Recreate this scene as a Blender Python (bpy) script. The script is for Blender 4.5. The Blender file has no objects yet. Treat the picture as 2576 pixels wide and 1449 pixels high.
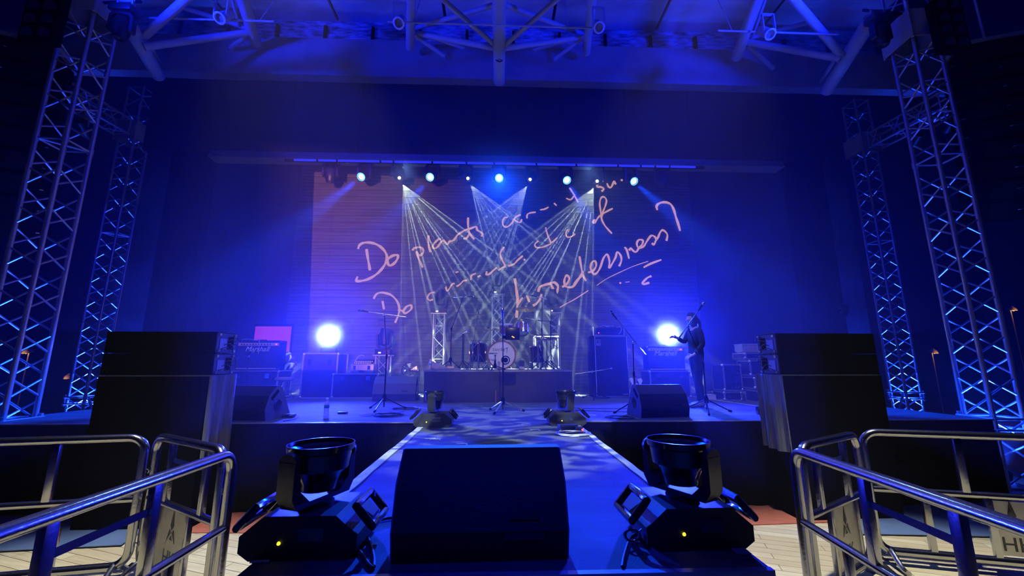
import bpy, bmesh, math, random
from mathutils import Vector, Matrix, Euler

# ------------------------------------------------------------------ camera
scene = bpy.context.scene
COL = scene.collection
F = 1010.0; CX = 1288.0; CY = 724.5
TH = math.radians(10.6); PS = math.radians(2.1)
CAM = Vector((0, 0, 1.88))
cam_d = bpy.data.cameras.new('camera'); cam = bpy.data.objects.new('camera', cam_d); COL.objects.link(cam)
cam_d.sensor_width = 36.0; cam_d.lens = F / 2576 * 36.0
cam.location = CAM
cam.rotation_euler = (math.radians(90) + TH, 0, -PS)
cam_d.clip_start = 0.05; cam_d.clip_end = 200
scene.camera = cam

FW = Vector((math.sin(PS) * math.cos(TH), math.cos(PS) * math.cos(TH), math.sin(TH)))
RT = Vector((math.cos(PS), -math.sin(PS), 0)); UPV = RT.cross(FW)
def ray(px, py): return FW + RT * ((px - CX) / F) - UPV * ((py - CY) / F)
def at(px, py, y):
    """point seen at a pixel of the photograph on the vertical plane Y = y (survey helper)"""
    r = ray(px, py); return CAM + r * (y / r.y)
def onz(px, py, z):
    r = ray(px, py); return CAM + r * ((z - CAM.z) / r.z)

# ------------------------------------------------------------------ world, exposure
w = bpy.data.worlds.new('night'); scene.world = w; w.use_nodes = True
w.node_tree.nodes['Background'].inputs[0].default_value = (0.0001, 0.0003, 0.016, 1)
w.node_tree.nodes['Background'].inputs[1].default_value = 1.0
scene.view_settings.view_transform = 'Standard'
scene.view_settings.look = 'None'
scene.view_settings.exposure = 0.0
scene.view_settings.gamma = 1.0
scene.cycles.use_denoising = True
scene.cycles.max_bounces = 4
scene.cycles.diffuse_bounces = 2
scene.cycles.glossy_bounces = 3
scene.cycles.volume_bounces = 0
scene.cycles.transmission_bounces = 4
scene.cycles.sample_clamp_indirect = 4.0
scene.cycles.caustics_reflective = False
scene.cycles.caustics_refractive = False

# ------------------------------------------------------------------ light helpers
def aim(o, target):
    d = Vector(target) - o.location
    o.rotation_euler = d.to_track_quat('-Z', 'Y').to_euler()
def spot(name, loc, target, power, color, deg, blend=0.3, radius=0.04, nodes=None):
    l = bpy.data.lights.new(name, 'SPOT'); l.energy = power; l.color = color
    l.spot_size = math.radians(deg); l.spot_blend = blend; l.shadow_soft_size = radius
    o = bpy.data.objects.new(name, l); COL.objects.link(o); o.location = loc; aim(o, target)
    if nodes: nodes(l)
    return o
def light_nodes(l):
    l.use_nodes = True; nt = l.node_tree; n = nt.nodes; k = nt.links
    n.clear()
    out = n.new('ShaderNodeOutputLight'); em = n.new('ShaderNodeEmission'); k.new(em.outputs[0], out.inputs[0])
    tc = n.new('ShaderNodeTexCoord'); sp = n.new('ShaderNodeSeparateXYZ'); k.new(tc.outputs['Normal'], sp.inputs[0])
    u = n.new('ShaderNodeMath'); u.operation = 'DIVIDE'; k.new(sp.outputs[0], u.inputs[0]); k.new(sp.outputs[2], u.inputs[1])
    v = n.new('ShaderNodeMath'); v.operation = 'DIVIDE'; k.new(sp.outputs[1], v.inputs[0]); k.new(sp.outputs[2], v.inputs[1])
    cb = n.new('ShaderNodeCombineXYZ'); k.new(u.outputs[0], cb.inputs[0]); k.new(v.outputs[0], cb.inputs[1])
    return nt, n, k, em, cb, u, v
def gobo_dots(scale, lo, hi, base):
    """prism gobo: many pencil beams on a soft base"""
    def f(l):
        nt, n, k, em, cb, u, v = light_nodes(l)
        vo = n.new('ShaderNodeTexVoronoi'); vo.inputs['Scale'].default_value = scale; k.new(cb.outputs[0], vo.inputs['Vector'])
        mr = n.new('ShaderNodeMapRange'); mr.inputs[1].default_value = lo; mr.inputs[2].default_value = hi
        mr.inputs[3].default_value = 1.0; mr.inputs[4].default_value = base
        k.new(vo.outputs['Distance'], mr.inputs[0]); k.new(mr.outputs[0], em.inputs['Strength'])
    return f
def gobo_fan(seed, base, soft, us=27.0, vw=0.09):
    """thin fan of separate rays: random stripes along u, narrow in v"""
    def f(l):
        nt, n, k, em, cb, u, v = light_nodes(l)
        no = n.new('ShaderNodeTexNoise'); no.noise_dimensions = '1D'; no.inputs['Scale'].default_value = us; no.inputs['Detail'].default_value = 1.5
        ad = n.new('ShaderNodeMath'); ad.operation = 'ADD'; ad.inputs[1].default_value = seed; k.new(u.outputs[0], ad.inputs[0]); k.new(ad.outputs[0], no.inputs['W'])
        mr = n.new('ShaderNodeMapRange'); mr.inputs[1].default_value = 0.55; mr.inputs[2].default_value = 0.66; mr.inputs[3].default_value = base; mr.inputs[4].default_value = 1.0
        k.new(no.outputs['Fac'], mr.inputs[0])
        ab = n.new('ShaderNodeMath'); ab.operation = 'ABSOLUTE'; k.new(v.outputs[0], ab.inputs[0])
        m2 = n.new('ShaderNodeMapRange'); m2.interpolation_type = 'SMOOTHSTEP'; m2.inputs[1].default_value = 0.0; m2.inputs[2].default_value = vw; m2.inputs[3].default_value = 1.0; m2.inputs[4].default_value = soft
        k.new(ab.outputs[0], m2.inputs[0])
        mu = n.new('ShaderNodeMath'); mu.operation = 'MULTIPLY'; k.new(mr.outputs[0], mu.inputs[0]); k.new(m2.outputs[0], mu.inputs[1]); k.new(mu.outputs[0], em.inputs['Strength'])
    return f
def gobo_water(scale, lo, hi, xs=1.0, ys=1.0):
    def f(l):
        nt, n, k, em, cb, u, v = light_nodes(l)
        mp = n.new('ShaderNodeVectorMath'); mp.operation = 'MULTIPLY'; mp.inputs[1].default_value = (xs, ys, 1); k.new(cb.outputs[0], mp.inputs[0])
        no = n.new('ShaderNodeTexNoise'); no.inputs['Scale'].default_value = scale; no.inputs['Detail'].default_value = 2
        no.inputs['Distortion'].default_value = 1.6
        k.new(mp.outputs[0], no.inputs['Vector'])
        mr = n.new('ShaderNodeMapRange'); mr.inputs[1].default_value = lo; mr.inputs[2].default_value = hi
        mr.inputs[3].default_value = 0.05; mr.inputs[4].default_value = 1.0
        k.new(no.outputs['Fac'], mr.inputs[0]); k.new(mr.outputs[0], em.inputs['Strength'])
    return f

BLUE = (0.003, 0.012, 1.0); AZURE = (0.004, 0.06, 1.0); WHITE = (0.86, 1.0, 0.82)
LAMP_Y = 9.0
LX = [(-3.93 + 0.79 * i) for i in range(11)]           # eleven heads on the bar
LZ = 6.22
DRUM = (0.05, 9.6, 2.2)
LY = LAMP_Y - 0.1
def from_head(name, i, target, *a, **k):
    o = Vector((LX[i], LY, LZ)); d = (Vector(target) - o).normalized(); return spot(name, o + d * 0.23, target, *a, **k)
# four white prism beams
def fan(i, target, power, col, deg, seed):
    o = from_head('beam_light', i, target, power, col, deg, 0.08, 0.008, gobo_fan(seed, 0.07, 0.0))
    z = (o.location - Vector(target)).normalized(); y = Vector((0, 1, 0)); y = (y - z * y.dot(z)).normalized(); x = y.cross(z)
    o.rotation_euler = Matrix((x, y, z)).transposed().to_euler()     # the fan opens across the stage
fan(2, (-0.75, 9.8, 3.2), 95000, (0.70, 0.86, 0.66), 58, 3.1)
fan(8, (0.85, 9.8, 3.2), 95000, (0.70, 0.86, 0.66), 58, 7.7)
fan(4, (0.95, 9.7, 3.7), 55000, (0.55, 0.72, 0.78), 48, 12.4)
fan(6, (-0.95, 9.7, 3.7), 55000, (0.55, 0.72, 0.78), 48, 17.9)
# blue wash beams
from_head('wash_light', 1, (-4.6, 8.0, 4.2), 10400, AZURE, 22, 0.9, 0.05)
from_head('wash_light', 3, (-2.7, 8.0, 4.2), 6500, AZURE, 22, 0.9, 0.05)
from_head('wash_light', 5, (0.05, 4.5, 3.6), 9100, AZURE, 26, 0.9, 0.05)
from_head('wash_light', 7, (2.3, 8.0, 4.2), 6500, AZURE, 22, 0.9, 0.05)
from_head('wash_light', 9, (4.6, 8.0, 4.2), 10400, AZURE, 22, 0.9, 0.05)
# the two heads at the back pointing into the hall
BL = at(831, 845, 9.75); BR = at(1677, 843, 9.75)
spot('back_light', BL, (-1.2, 1.0, 2.2), 19000, (0.002, 0.010, 1.0), 108, 1.0, 0.09)
spot('back_light', BR, (1.2, 1.0, 2.2), 19000, (0.002, 0.010, 1.0), 108, 1.0, 0.09)
spot('back_core_light', BL + Vector((0, -0.02, 0)), (-1.2, 1.0, 2.2), 260, (0.75, 0.85, 1.0), 100, 1.0, 0.05)  # added second lamp per head, whitening the core of its glow
spot('back_core_light', BR + Vector((0, -0.02, 0)), (1.2, 1.0, 2.2), 260, (0.75, 0.85, 1.0), 100, 1.0, 0.05)
spot('front_white', (-2.8, 3.5, 8.3), (-3.4, 9.2, 1.7), 650, (1.0, 0.84, 0.70), 50, 0.5, 0.08)
spot('front_white', (2.8, 3.5, 8.3), (3.2, 9.2, 1.7), 500, (1.0, 0.84, 0.70), 50, 0.5, 0.08)
spot('kit_light', (0.3, -2.5, 6.8), (0.1, 9.0, 2.2), 1300, (1.0, 0.88, 0.76), 15, 0.8, 0.05)  # added key lamp out of view, brightening the drum kit
# blue wash from the front rig on stage and runway, and on the roof steel
spot('front_wash', (-5.6, 4.6, 8.0), (-1.0, 8.0, 1.1), 700, BLUE, 70, 0.8, 0.15)
spot('front_wash', (5.6, 4.6, 8.0), (1.0, 8.0, 1.1), 700, BLUE, 70, 0.8, 0.15)
spot('runway_wash', (0.05, -3.0, 7.0), (0.05, 3.2, 1.1), 1500, BLUE, 22, 0.8, 0.15)
spot('roof_wash', (-6.5, 4.5, 7.6), (-1.5, 8.2, 10.3), 2300, BLUE, 110, 0.9, 0.2)
spot('roof_wash', (6.5, 4.5, 7.6), (1.5, 8.2, 10.3), 2300, BLUE, 110, 0.9, 0.2)
spot('stage_wash', (-2.0, 8.3, 6.3), (-2.3, 6.9, 1.1), 260, (0.22, 0.42, 1.0), 92, 0.9, 0.1)  # added pale fill near the bar, lightening the stage deck
spot('stage_wash', (2.0, 8.3, 6.3), (2.3, 6.9, 1.1), 260, (0.22, 0.42, 1.0), 92, 0.9, 0.1)
# water gobo raking down the runway from an unseen lamp at front of house
spot('gobo_light', (0.05, -2.0, 6.2), (0.05, 4.8, 1.1), 6500, (0.8, 0.97, 0.95), 22, 0.6, 0.02, gobo_water(15, 0.46, 0.58, 1.0, 2.2))
# warm house lights in front of the barricades
spot('house_light', (-3.2, 2.9, 7.8), (-3.3, 3.1, 0.0), 3000, (0.97, 0.97, 0.88), 39, 0.55, 0.12)
spot('house_light', (3.4, 2.9, 7.8), (3.6, 3.1, 0.0), 3000, (0.97, 0.97, 0.88), 39, 0.55, 0.12)
# projector throwing the brown picture on the backdrop
def projector_nodes(l):
    nt, n, k, em, cb, u, v = light_nodes(l)
    def math_(op, a, b):
        m = n.new('ShaderNodeMath'); m.operation = op
        for i, x in enumerate((a, b)):
            if hasattr(x, 'node'): k.new(x, m.inputs[i])
            else: m.inputs[i].default_value = x
        return m.outputs[0]
    # light looks along -Z: u = -x/|z|
    U = math_('MULTIPLY', u.outputs[0], -1.0); V = math_('MULTIPLY', v.outputs[0], -1.0)
    PJ = globals()['PROJ_RECT']
    inx = math_('GREATER_THAN', U, PJ[0]); iny = math_('MULTIPLY', math_('LESS_THAN', V, PJ[1]), math_('GREATER_THAN', V, PJ[1] - 0.47))
    fall = n.new('ShaderNodeMapRange'); fall.interpolation_type = 'SMOOTHSTEP'
    k.new(U, fall.inputs[0]); fall.inputs[1].default_value = PJ[0]; fall.inputs[2].default_value = PJ[0] + 0.45
    fall.inputs[3].default_value = 1.0; fall.inputs[4].default_value = 0.0
    fv = n.new('ShaderNodeMapRange'); k.new(V, fv.inputs[0]); fv.inputs[1].default_value = PJ[1]; fv.inputs[2].default_value = PJ[1] - 0.75
    fv.inputs[3].default_value = 1.0; fv.inputs[4].default_value = 0.12
    s = math_('MULTIPLY', math_('MULTIPLY', inx, iny), math_('MULTIPLY', fall.outputs[0], fv.outputs[0]))
    k.new(s, em.inputs['Strength'])
PJLOC = Vector((-0.85, -0.4, 2.3))
_o = bpy.data.objects.new('tmp', None); _o.location = PJLOC; aim(_o, (-2.0, 11.2, 4.8)); _M = _o.rotation_euler.to_matrix()
_c = _M.transposed() @ (Vector((-5.42, 11.2, 7.42)) - PJLOC)
PROJ_RECT = (_c.x / -_c.z, _c.y / -_c.z)
bpy.data.objects.remove(_o)
spot('projector_light', PJLOC, (-2.0, 11.2, 4.8), 7500, (1.0, 0.38, 0.26), 75, 0.0, 0.01, projector_nodes)

# ------------------------------------------------------------------ materials
MATS = {}
def mat(name, col, rough=0.6, metal=0.0, noise=None, bump=None, spec=None, coat=0.0, emit=None, estr=0.0):
    """principled; noise=(scale, second colour, (xs,ys,zs) stretch); bump=(scale,strength)"""
    if name in MATS: return MATS[name]
    m = bpy.data.materials.new(name); m.use_nodes = True; nt = m.node_tree; n = nt.nodes; k = nt.links
    b = n['Principled BSDF']
    b.inputs['Base Color'].default_value = (*col, 1); b.inputs['Roughness'].default_value = rough; b.inputs['Metallic'].default_value = metal
    if spec is not None: b.inputs['Specular IOR Level'].default_value = spec
    if coat: b.inputs['Coat Weight'].default_value = coat
    if emit: b.inputs['Emission Color'].default_value = (*emit, 1); b.inputs['Emission Strength'].default_value = estr
    tc = n.new('ShaderNodeTexCoord')
    if noise:
        mp = n.new('ShaderNodeMapping'); mp.inputs['Scale'].default_value = noise[2] if len(noise) > 2 else (1, 1, 1); k.new(tc.outputs['Object'], mp.inputs[0])
        t = n.new('ShaderNodeTexNoise'); t.inputs['Scale'].default_value = noise[0]; t.inputs['Detail'].default_value = 5; k.new(mp.outputs[0], t.inputs['Vector'])
        r = n.new('ShaderNodeValToRGB'); r.color_ramp.elements[0].position = 0.35; r.color_ramp.elements[1].position = 0.68
        r.color_ramp.elements[0].color = (*col, 1); r.color_ramp.elements[1].color = (*noise[1], 1)
        k.new(t.outputs['Fac'], r.inputs[0]); k.new(r.outputs[0], b.inputs['Base Color'])
    if bump:
        t = n.new('ShaderNodeTexNoise'); t.inputs['Scale'].default_value = bump[0]; t.inputs['Detail'].default_value = 3
        if len(bump) > 2:
            mp = n.new('ShaderNodeMapping'); mp.inputs['Scale'].default_value = bump[2]; k.new(tc.outputs['Object'], mp.inputs[0]); k.new(mp.outputs[0], t.inputs['Vector'])
        else: k.new(tc.outputs['Object'], t.inputs['Vector'])
        bp = n.new('ShaderNodeBump'); bp.inputs['Strength'].default_value = bump[1]; bp.inputs['Distance'].default_value = 0.02
        k.new(t.outputs['Fac'], bp.inputs['Height']); k.new(bp.outputs[0], b.inputs['Normal'])
    MATS[name] = m
    return m
def glow(name, col, s):
    if name in MATS: return MATS[name]
    m = bpy.data.materials.new(name); m.use_nodes = True; n = m.node_tree.nodes; n.clear()
    o = n.new('ShaderNodeOutputMaterial'); e = n.new('ShaderNodeEmission'); e.inputs[0].default_value = (*col, 1); e.inputs[1].default_value = s
    m.node_tree.links.new(e.outputs[0], o.inputs[0]); m.cycles.emission_sampling = 'NONE'
    MATS[name] = m; return m

ALU = mat('truss_aluminium', (0.62, 0.64, 0.68), 0.38, 0.75, bump=(60, 0.08))
STEEL = mat('brushed_steel', (0.50, 0.50, 0.50), 0.2, 1.0, bump=(40, 0.05, (1, 1, 1)))
STEELP = mat('steel_plate', (0.55, 0.53, 0.48), 0.38, 1.0, noise=(6, (0.42, 0.41, 0.38)))
CHROME = mat('chrome', (0.8, 0.8, 0.82), 0.12, 1.0, bump=(30, 0.02))
BLK = mat('black_plastic', (0.012, 0.012, 0.014), 0.45, bump=(120, 0.05))
BLKM = mat('matt_black_box', (0.002, 0.002, 0.006), 0.85, noise=(9, (0.003, 0.003, 0.008)), spec=0.05)
BLKG = mat('gloss_black', (0.01, 0.01, 0.012), 0.2, coat=0.4, bump=(50, 0.02))
GRILLE = mat('speaker_grille', (0.006, 0.006, 0.008), 0.7, 0.0, bump=(400, 0.4), spec=0.2)
CLOTH = mat('black_drape', (0.003, 0.003, 0.009), 0.9, spec=0.05, noise=(5, (0.005, 0.005, 0.014), (6, 1, 0.6)), bump=(9, 0.5, (5, 1, 0.5)))
GCLOTH = mat('grey_cover_cloth', (0.16, 0.18, 0.17), 0.85, noise=(4, (0.24, 0.27, 0.25), (8, 8, 0.8)), bump=(7, 0.8, (6, 6, 0.5)))
CARPET = mat('dark_stage_carpet', (0.055, 0.062, 0.07), 0.75, noise=(3.2, (0.11, 0.12, 0.13), (0.5, 1.6, 1)), bump=(180, 0.35))
TAPE = mat('white_tape', (0.75, 0.78, 0.72), 0.5, noise=(14, (0.45, 0.47, 0.46), (1, 0.5, 1)), bump=(60, 0.3, (6, 1, 1)))
LAMW = mat('case_laminate', (0.015, 0.015, 0.018), 0.5, bump=(70, 0.1))
EDGE = mat('case_edging', (0.62, 0.62, 0.64), 0.35, 0.8, bump=(30, 0.1))
GOLD = mat('gold_panel', (0.85, 0.60, 0.32), 0.4, 0.1, noise=(30, (0.75, 0.5, 0.26)))
WHITEP = mat('white_plastic', (0.8, 0.8, 0.8), 0.5, bump=(20, 0.02))
SKIN = mat('skin', (0.62, 0.42, 0.33), 0.55, bump=(80, 0.1))
HAIR = mat('dark_hair', (0.02, 0.014, 0.012), 0.5, bump=(60, 0.6, (8, 8, 1)))
SHIRT = mat('dark_clothes', (0.005, 0.005, 0.010), 0.85, bump=(12, 0.5))
WOODB = mat('drum_wood', (0.20, 0.07, 0.03), 0.3, noise=(6, (0.32, 0.13, 0.05), (1, 1, 8)), coat=0.6)
HEADSKIN = mat('drum_head', (0.78, 0.76, 0.74), 0.45, noise=(3, (0.66, 0.65, 0.64)))
HEADBLUE = mat('resonant_head', (0.35, 0.45, 0.55), 0.3, bump=(10, 0.05))
BRASS = mat('cymbal_bronze', (0.55, 0.38, 0.16), 0.28, 0.9, bump=(90, 0.15))
CLEARP = mat('clear_plastic', (0.75, 0.8, 0.85), 0.12, coat=0.3, bump=(30, 0.1)); CLEARP.node_tree.nodes['Principled BSDF'].inputs['Alpha'].default_value = 0.55
RED_LED = glow('red_indicator', (1, 0.03, 0.05), 8); YEL_LED = glow('yellow_indicator', (1, 0.85, 0.02), 4); WHT_LED = glow('white_display', (1, 0.9, 0.8), 2.2)
LENSW = glow('lit_lens_white', (1.0, 1.0, 0.95), 20); LENSB = glow('lit_lens_blue', (0.35, 0.6, 1.0), 9)
RINGB = glow('lit_rim_cyan', (0.1, 0.6, 1.0), 3)
LENSD = mat('dark_lens', (0.02, 0.025, 0.03), 0.08, coat=1.0, bump=(3, 0.02))
GLASSY = mat('reflector_glass', (0.35, 0.37, 0.4), 0.12, 0.9, bump=(8, 0.1))
STRUTM = mat('painted_steel_tube', (0.42, 0.44, 0.46), 0.55, noise=(4, (0.36, 0.38, 0.40)))
CABLE = mat('cable_rubber', (0.02, 0.02, 0.022), 0.45, bump=(50, 0.05))
CABLEL = mat('pale_cable', (0.5, 0.5, 0.52), 0.5, bump=(50, 0.05))
CABLEO = mat('orange_cable', (0.75, 0.28, 0.05), 0.5, bump=(50, 0.05))

# ------------------------------------------------------------------ mesh building
class MB:
    def __init__(s): s.v = []; s.f = []
    def add(s, vs, fs, M=None):
        b = len(s.v)
        for p in vs:
            p = Vector(p); s.v.append(M @ p if M else p)
        s.f += [tuple(b + i for i in f) for f in fs]
        return s
    def box(s, c, d, M=None, bev=0.0, rot=None):
        x, y, z = d[0] / 2, d[1] / 2, d[2] / 2
        R = Matrix.Translation(Vector(c)) @ (Euler(rot).to_matrix().to_4x4() if rot else Matrix.Identity(4))
        if M: R = M @ R
        if bev <= 0:
            vs = [(a, b, e) for e in (-z, z) for a, b in ((-x, -y), (x, -y), (x, y), (-x, y))]
            fs = [(0, 3, 2, 1), (4, 5, 6, 7), (0, 1, 5, 4), (1, 2, 6, 5), (2, 3, 7, 6), (3, 0, 4, 7)]
            return s.add(vs, fs, R)
        bm = bmesh.new(); bmesh.ops.create_cube(bm, size=1.0)
        for q in bm.verts: q.co = Vector((q.co.x * d[0], q.co.y * d[1], q.co.z * d[2]))
        bmesh.ops.bevel(bm, geom=bm.edges[:], offset=bev, segments=2, affect='EDGES', profile=0.6)
        bm.verts.index_update()
        s.add([q.co.copy() for q in bm.verts], [tuple(l.index for l in f.verts) for f in bm.faces], R); bm.free(); return s
    def tube(s, p0, p1, r, n=8, r2=None, M=None, cap=True):
        p0 = Vector(p0); p1 = Vector(p1); r2 = r if r2 is None else r2
        d = (p1 - p0)
        if d.length < 1e-6: return s
        q = d.to_track_quat('Z', 'Y').to_matrix()
        vs = []
        for p, rr in ((p0, r), (p1, r2)):
            for i in range(n):
                a = 2 * math.pi * i / n; vs.append(p + q @ Vector((rr * math.cos(a), rr * math.sin(a), 0)))
        fs = [(i, (i + 1) % n, n + (i + 1) % n, n + i) for i in range(n)]
        if cap: fs += [tuple(range(n - 1, -1, -1)), tuple(range(n, 2 * n))]
        return s.add(vs, fs, M)
    def path(s, pts, r, n=8, closed=False, M=None, flat=1.0, nrm=None):
        pts = [Vector(p) for p in pts]; m = len(pts)
        if m < 2: return s
        rings = []; prev = None
        for i, p in enumerate(pts):
            a = pts[(i - 1) % m] if (closed or i > 0) else p
            b = pts[(i + 1) % m] if (closed or i < m - 1) else p
            t = (b - a).normalized() if (b - a).length > 1e-9 else Vector((0, 0, 1))
            if nrm is not None: u = Vector(nrm)
            elif prev is None: u = t.orthogonal()
            else: u = prev
            u = (u - t * u.dot(t)); u = u.normalized() if u.length > 1e-6 else t.orthogonal().normalized()
            prev = u; w_ = t.cross(u)
            rr = r[i] if isinstance(r, (list, tuple)) else r
            rings.append([p + u * (rr * flat * math.cos(2 * math.pi * j / n)) + w_ * (rr * math.sin(2 * math.pi * j / n)) for j in range(n)])
        vs = [q for g in rings for q in g]; fs = []
        for i in range(m if closed else m - 1):
            i2 = (i + 1) % m
            for j in range(n):
                j2 = (j + 1) % n; fs.append((i * n + j, i * n + j2, i2 * n + j2, i2 * n + j))
        if not closed: fs += [tuple(range(n - 1, -1, -1)), tuple((m - 1) * n + j for j in range(n))]
        return s.add(vs, fs, M)
    def lathe(s, prof, n=20, M=None, closed=False):
        vs = []; fs = []
        for r, z in prof:
            for i in range(n):
                a = 2 * math.pi * i / n; vs.append((r * math.cos(a), r * math.sin(a), z))
        m = len(prof)
        for j in range(m if closed else m - 1):
            k = (j + 1) % m
            for i in range(n):
                i2 = (i + 1) % n; fs.append((j * n + i, j * n + i2, k * n + i2, k * n + i))
        if not closed:
            fs.append(tuple(range(n - 1, -1, -1))); fs.append(tuple((m - 1) * n + i for i in range(n)))
        return s.add(vs, fs, M)
    def prism(s, outline, a, b, axis='y', M=None):
        """outline 2D extruded between a and b along axis (x: outline=(y,z), y: (x,z), z: (x,y))"""
        def P(p, t): return {'x': (t, p[0], p[1]), 'y': (p[0], t, p[1]), 'z': (p[0], p[1], t)}[axis]
        n = len(outline); vs = [P(p, a) for p in outline] + [P(p, b) for p in outline]
        fs = [(i, (i + 1) % n, n + (i + 1) % n, n + i) for i in range(n)] + [tuple(range(n - 1, -1, -1)), tuple(range(n, 2 * n))]
        return s.add(vs, fs, M)
    def torus(s, R, r, n=20, m=8, M=None):
        return s.path([(R * math.cos(2 * math.pi * i / n), R * math.sin(2 * math.pi * i / n), 0) for i in range(n)], r, m, True, M)
    def ball(s, c, r, n=12, M=None, sc=(1, 1, 1)):
        prof = [(max(1e-4, math.sin(math.pi * i / (n // 2 + 2))), -math.cos(math.pi * i / (n // 2 + 2))) for i in range(n // 2 + 3)]
        T = Matrix.Translation(Vector(c)) @ Matrix.Diagonal((r * sc[0], r * sc[1], r * sc[2], 1))
        return s.lathe(prof, n, (M @ T) if M else T)
    def build(s, name, m, parent=None, loc=None, smooth=True, angle=35):
        me = bpy.data.meshes.new(name); me.from_pydata([tuple(v) for v in s.v], [], s.f); me.validate()
        bm = bmesh.new(); bm.from_mesh(me); bmesh.ops.recalc_face_normals(bm, faces=bm.faces[:]); bm.to_mesh(me); bm.free()
        me.materials.append(m)
        if smooth:
            me.shade_smooth(); me.set_sharp_from_angle(angle=math.radians(angle))
        o = bpy.data.objects.new(name, me); COL.objects.link(o)
        if parent: o.parent = parent
        if loc is not None: o.location = loc
        return o
def MX(loc=(0, 0, 0), rot=(0, 0, 0), sc=1.0):
    return Matrix.Translation(Vector(loc)) @ Euler(rot).to_matrix().to_4x4() @ Matrix.Scale(sc, 4)
def smoothp(pts, k=3):
    """Catmull-Rom"""
    pts = [Vector(p) for p in pts]
    if len(pts) < 3: return pts
    out = []
    for i in range(len(pts) - 1):
        p0 = pts[max(i - 1, 0)]; p1 = pts[i]; p2 = pts[i + 1]; p3 = pts[min(i + 2, len(pts) - 1)]
        for j in range(k):
            t = j / k
            out.append(0.5 * ((2 * p1) + (p2 - p0) * t + (2 * p0 - 5 * p1 + 4 * p2 - p3) * t * t + (3 * p1 - p0 - 3 * p2 + p3) * t ** 3))
    out.append(pts[-1]); return out
def tag(o, label, cat, group=None, kind=None):
    o['label'] = label; o['category'] = cat
    if group: o['group'] = group
    if kind: o['kind'] = kind
    return o
def struct(o, label=None, cat=None):
    o['kind'] = 'structure'
    if label: o['label'] = label
    if cat: o['category'] = cat
    return o
def thing(name, label, cat, loc=(0, 0, 0), rz=0.0, group=None):
    o = bpy.data.objects.new(name, None); COL.objects.link(o); o.location = loc; o.rotation_euler = (0, 0, rz)
    o.empty_display_size = 0.1
    return tag(o, label, cat, group)
def copy_tree(o, parent=None):
    c = o.copy(); COL.objects.link(c)
    if parent: c.parent = parent
    for ch in list(o.children): copy_tree(ch, c)
    return c
def again(o, label, loc, rz=0.0):
    c = copy_tree(o); c.location = loc; c.rotation_euler = (0, 0, rz); c['label'] = label; return c
def text_mesh(name, body, size, m, parent, M, extrude=0.002, shear=0.0):
    cu = bpy.data.curves.new(name, 'FONT'); cu.body = body; cu.size = size; cu.extrude = extrude; cu.shear = shear
    cu.align_x = 'CENTER'; cu.align_y = 'CENTER'
    t = bpy.data.objects.new('t', cu); COL.objects.link(t)
    dg = bpy.context.evaluated_depsgraph_get(); me = bpy.data.meshes.new_from_object(t.evaluated_get(dg))
    bpy.data.objects.remove(t); me.transform(M); me.materials.clear(); me.materials.append(m)
    o = bpy.data.objects.new(name, me); COL.objects.link(o); o.parent = parent; return o
random.seed(4)
SZ = 1.1            # stage level
RZ = 1.74           # drum riser level

# ================================================================== the setting
# hall floor: pale boards near, terracotta carpet by the stage
def plank_mat():
    m = bpy.data.materials.new('pale_boards'); m.use_nodes = True; nt = m.node_tree; n = nt.nodes; k = nt.links
    b = n['Principled BSDF']; b.inputs['Roughness'].default_value = 0.35
    tc = n.new('ShaderNodeTexCoord'); mp = n.new('ShaderNodeMapping'); mp.inputs['Rotation'].default_value = (0, 0, 0.35); k.new(tc.outputs['Object'], mp.inputs[0])
    br = n.new('ShaderNodeTexBrick'); br.inputs['Scale'].default_value = 1.0; br.inputs['Brick Width'].default_value = 1.1; br.inputs['Row Height'].default_value = 0.12
    br.inputs['Mortar Size'].default_value = 0.003; br.inputs['Color1'].default_value = (0.74, 0.68, 0.46, 1); br.inputs['Color2'].default_value = (0.58, 0.49, 0.30, 1); br.inputs['Mortar'].default_value = (0.10, 0.07, 0.04, 1)
    k.new(mp.outputs[0], br.inputs[0])
    t = n.new('ShaderNodeTexNoise'); t.inputs['Scale'].default_value = 3; t.inputs['Detail'].default_value = 6
    m2 = n.new('ShaderNodeMapping'); m2.inputs['Scale'].default_value = (1, 12, 1); k.new(mp.outputs[0], m2.inputs[0]); k.new(m2.outputs[0], t.inputs[0])
    mx = n.new('ShaderNodeMixRGB'); mx.blend_type = 'MULTIPLY'; mx.inputs[0].default_value = 0.55; k.new(br.outputs[0], mx.inputs[1])
    rp = n.new('ShaderNodeValToRGB'); rp.color_ramp.elements[0].position = 0.3; rp.color_ramp.elements[0].color = (0.62, 0.6, 0.58, 1); rp.color_ramp.elements[1].position = 0.65
    k.new(t.outputs['Fac'], rp.inputs[0]); k.new(rp.outputs[0], mx.inputs[2]); k.new(mx.outputs[0], b.inputs['Base Color'])
    return m
struct(MB().box((0, 8, -0.05), (60, 40, 0.1)).build('floor', plank_mat(), smooth=False))
TERRA = mat('terracotta_carpet', (0.42, 0.12, 0.07), 0.9, noise=(7, (0.52, 0.16, 0.09), (1, 3, 1)), bump=(150, 0.4))
for nm, sx in (('floor_carpet_left', -1), ('floor_carpet_right', 1)):
    outline = [(sx * 1.0, 4.95), (sx * 9.0, 5.35), (sx * 9.0, 9.0), (sx * 4, 9.0), (sx * 1.0, 9.0)]
    struct(MB().prism(outline, 0.0, 0.012, 'z').build(nm, TERRA, smooth=False))
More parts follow.
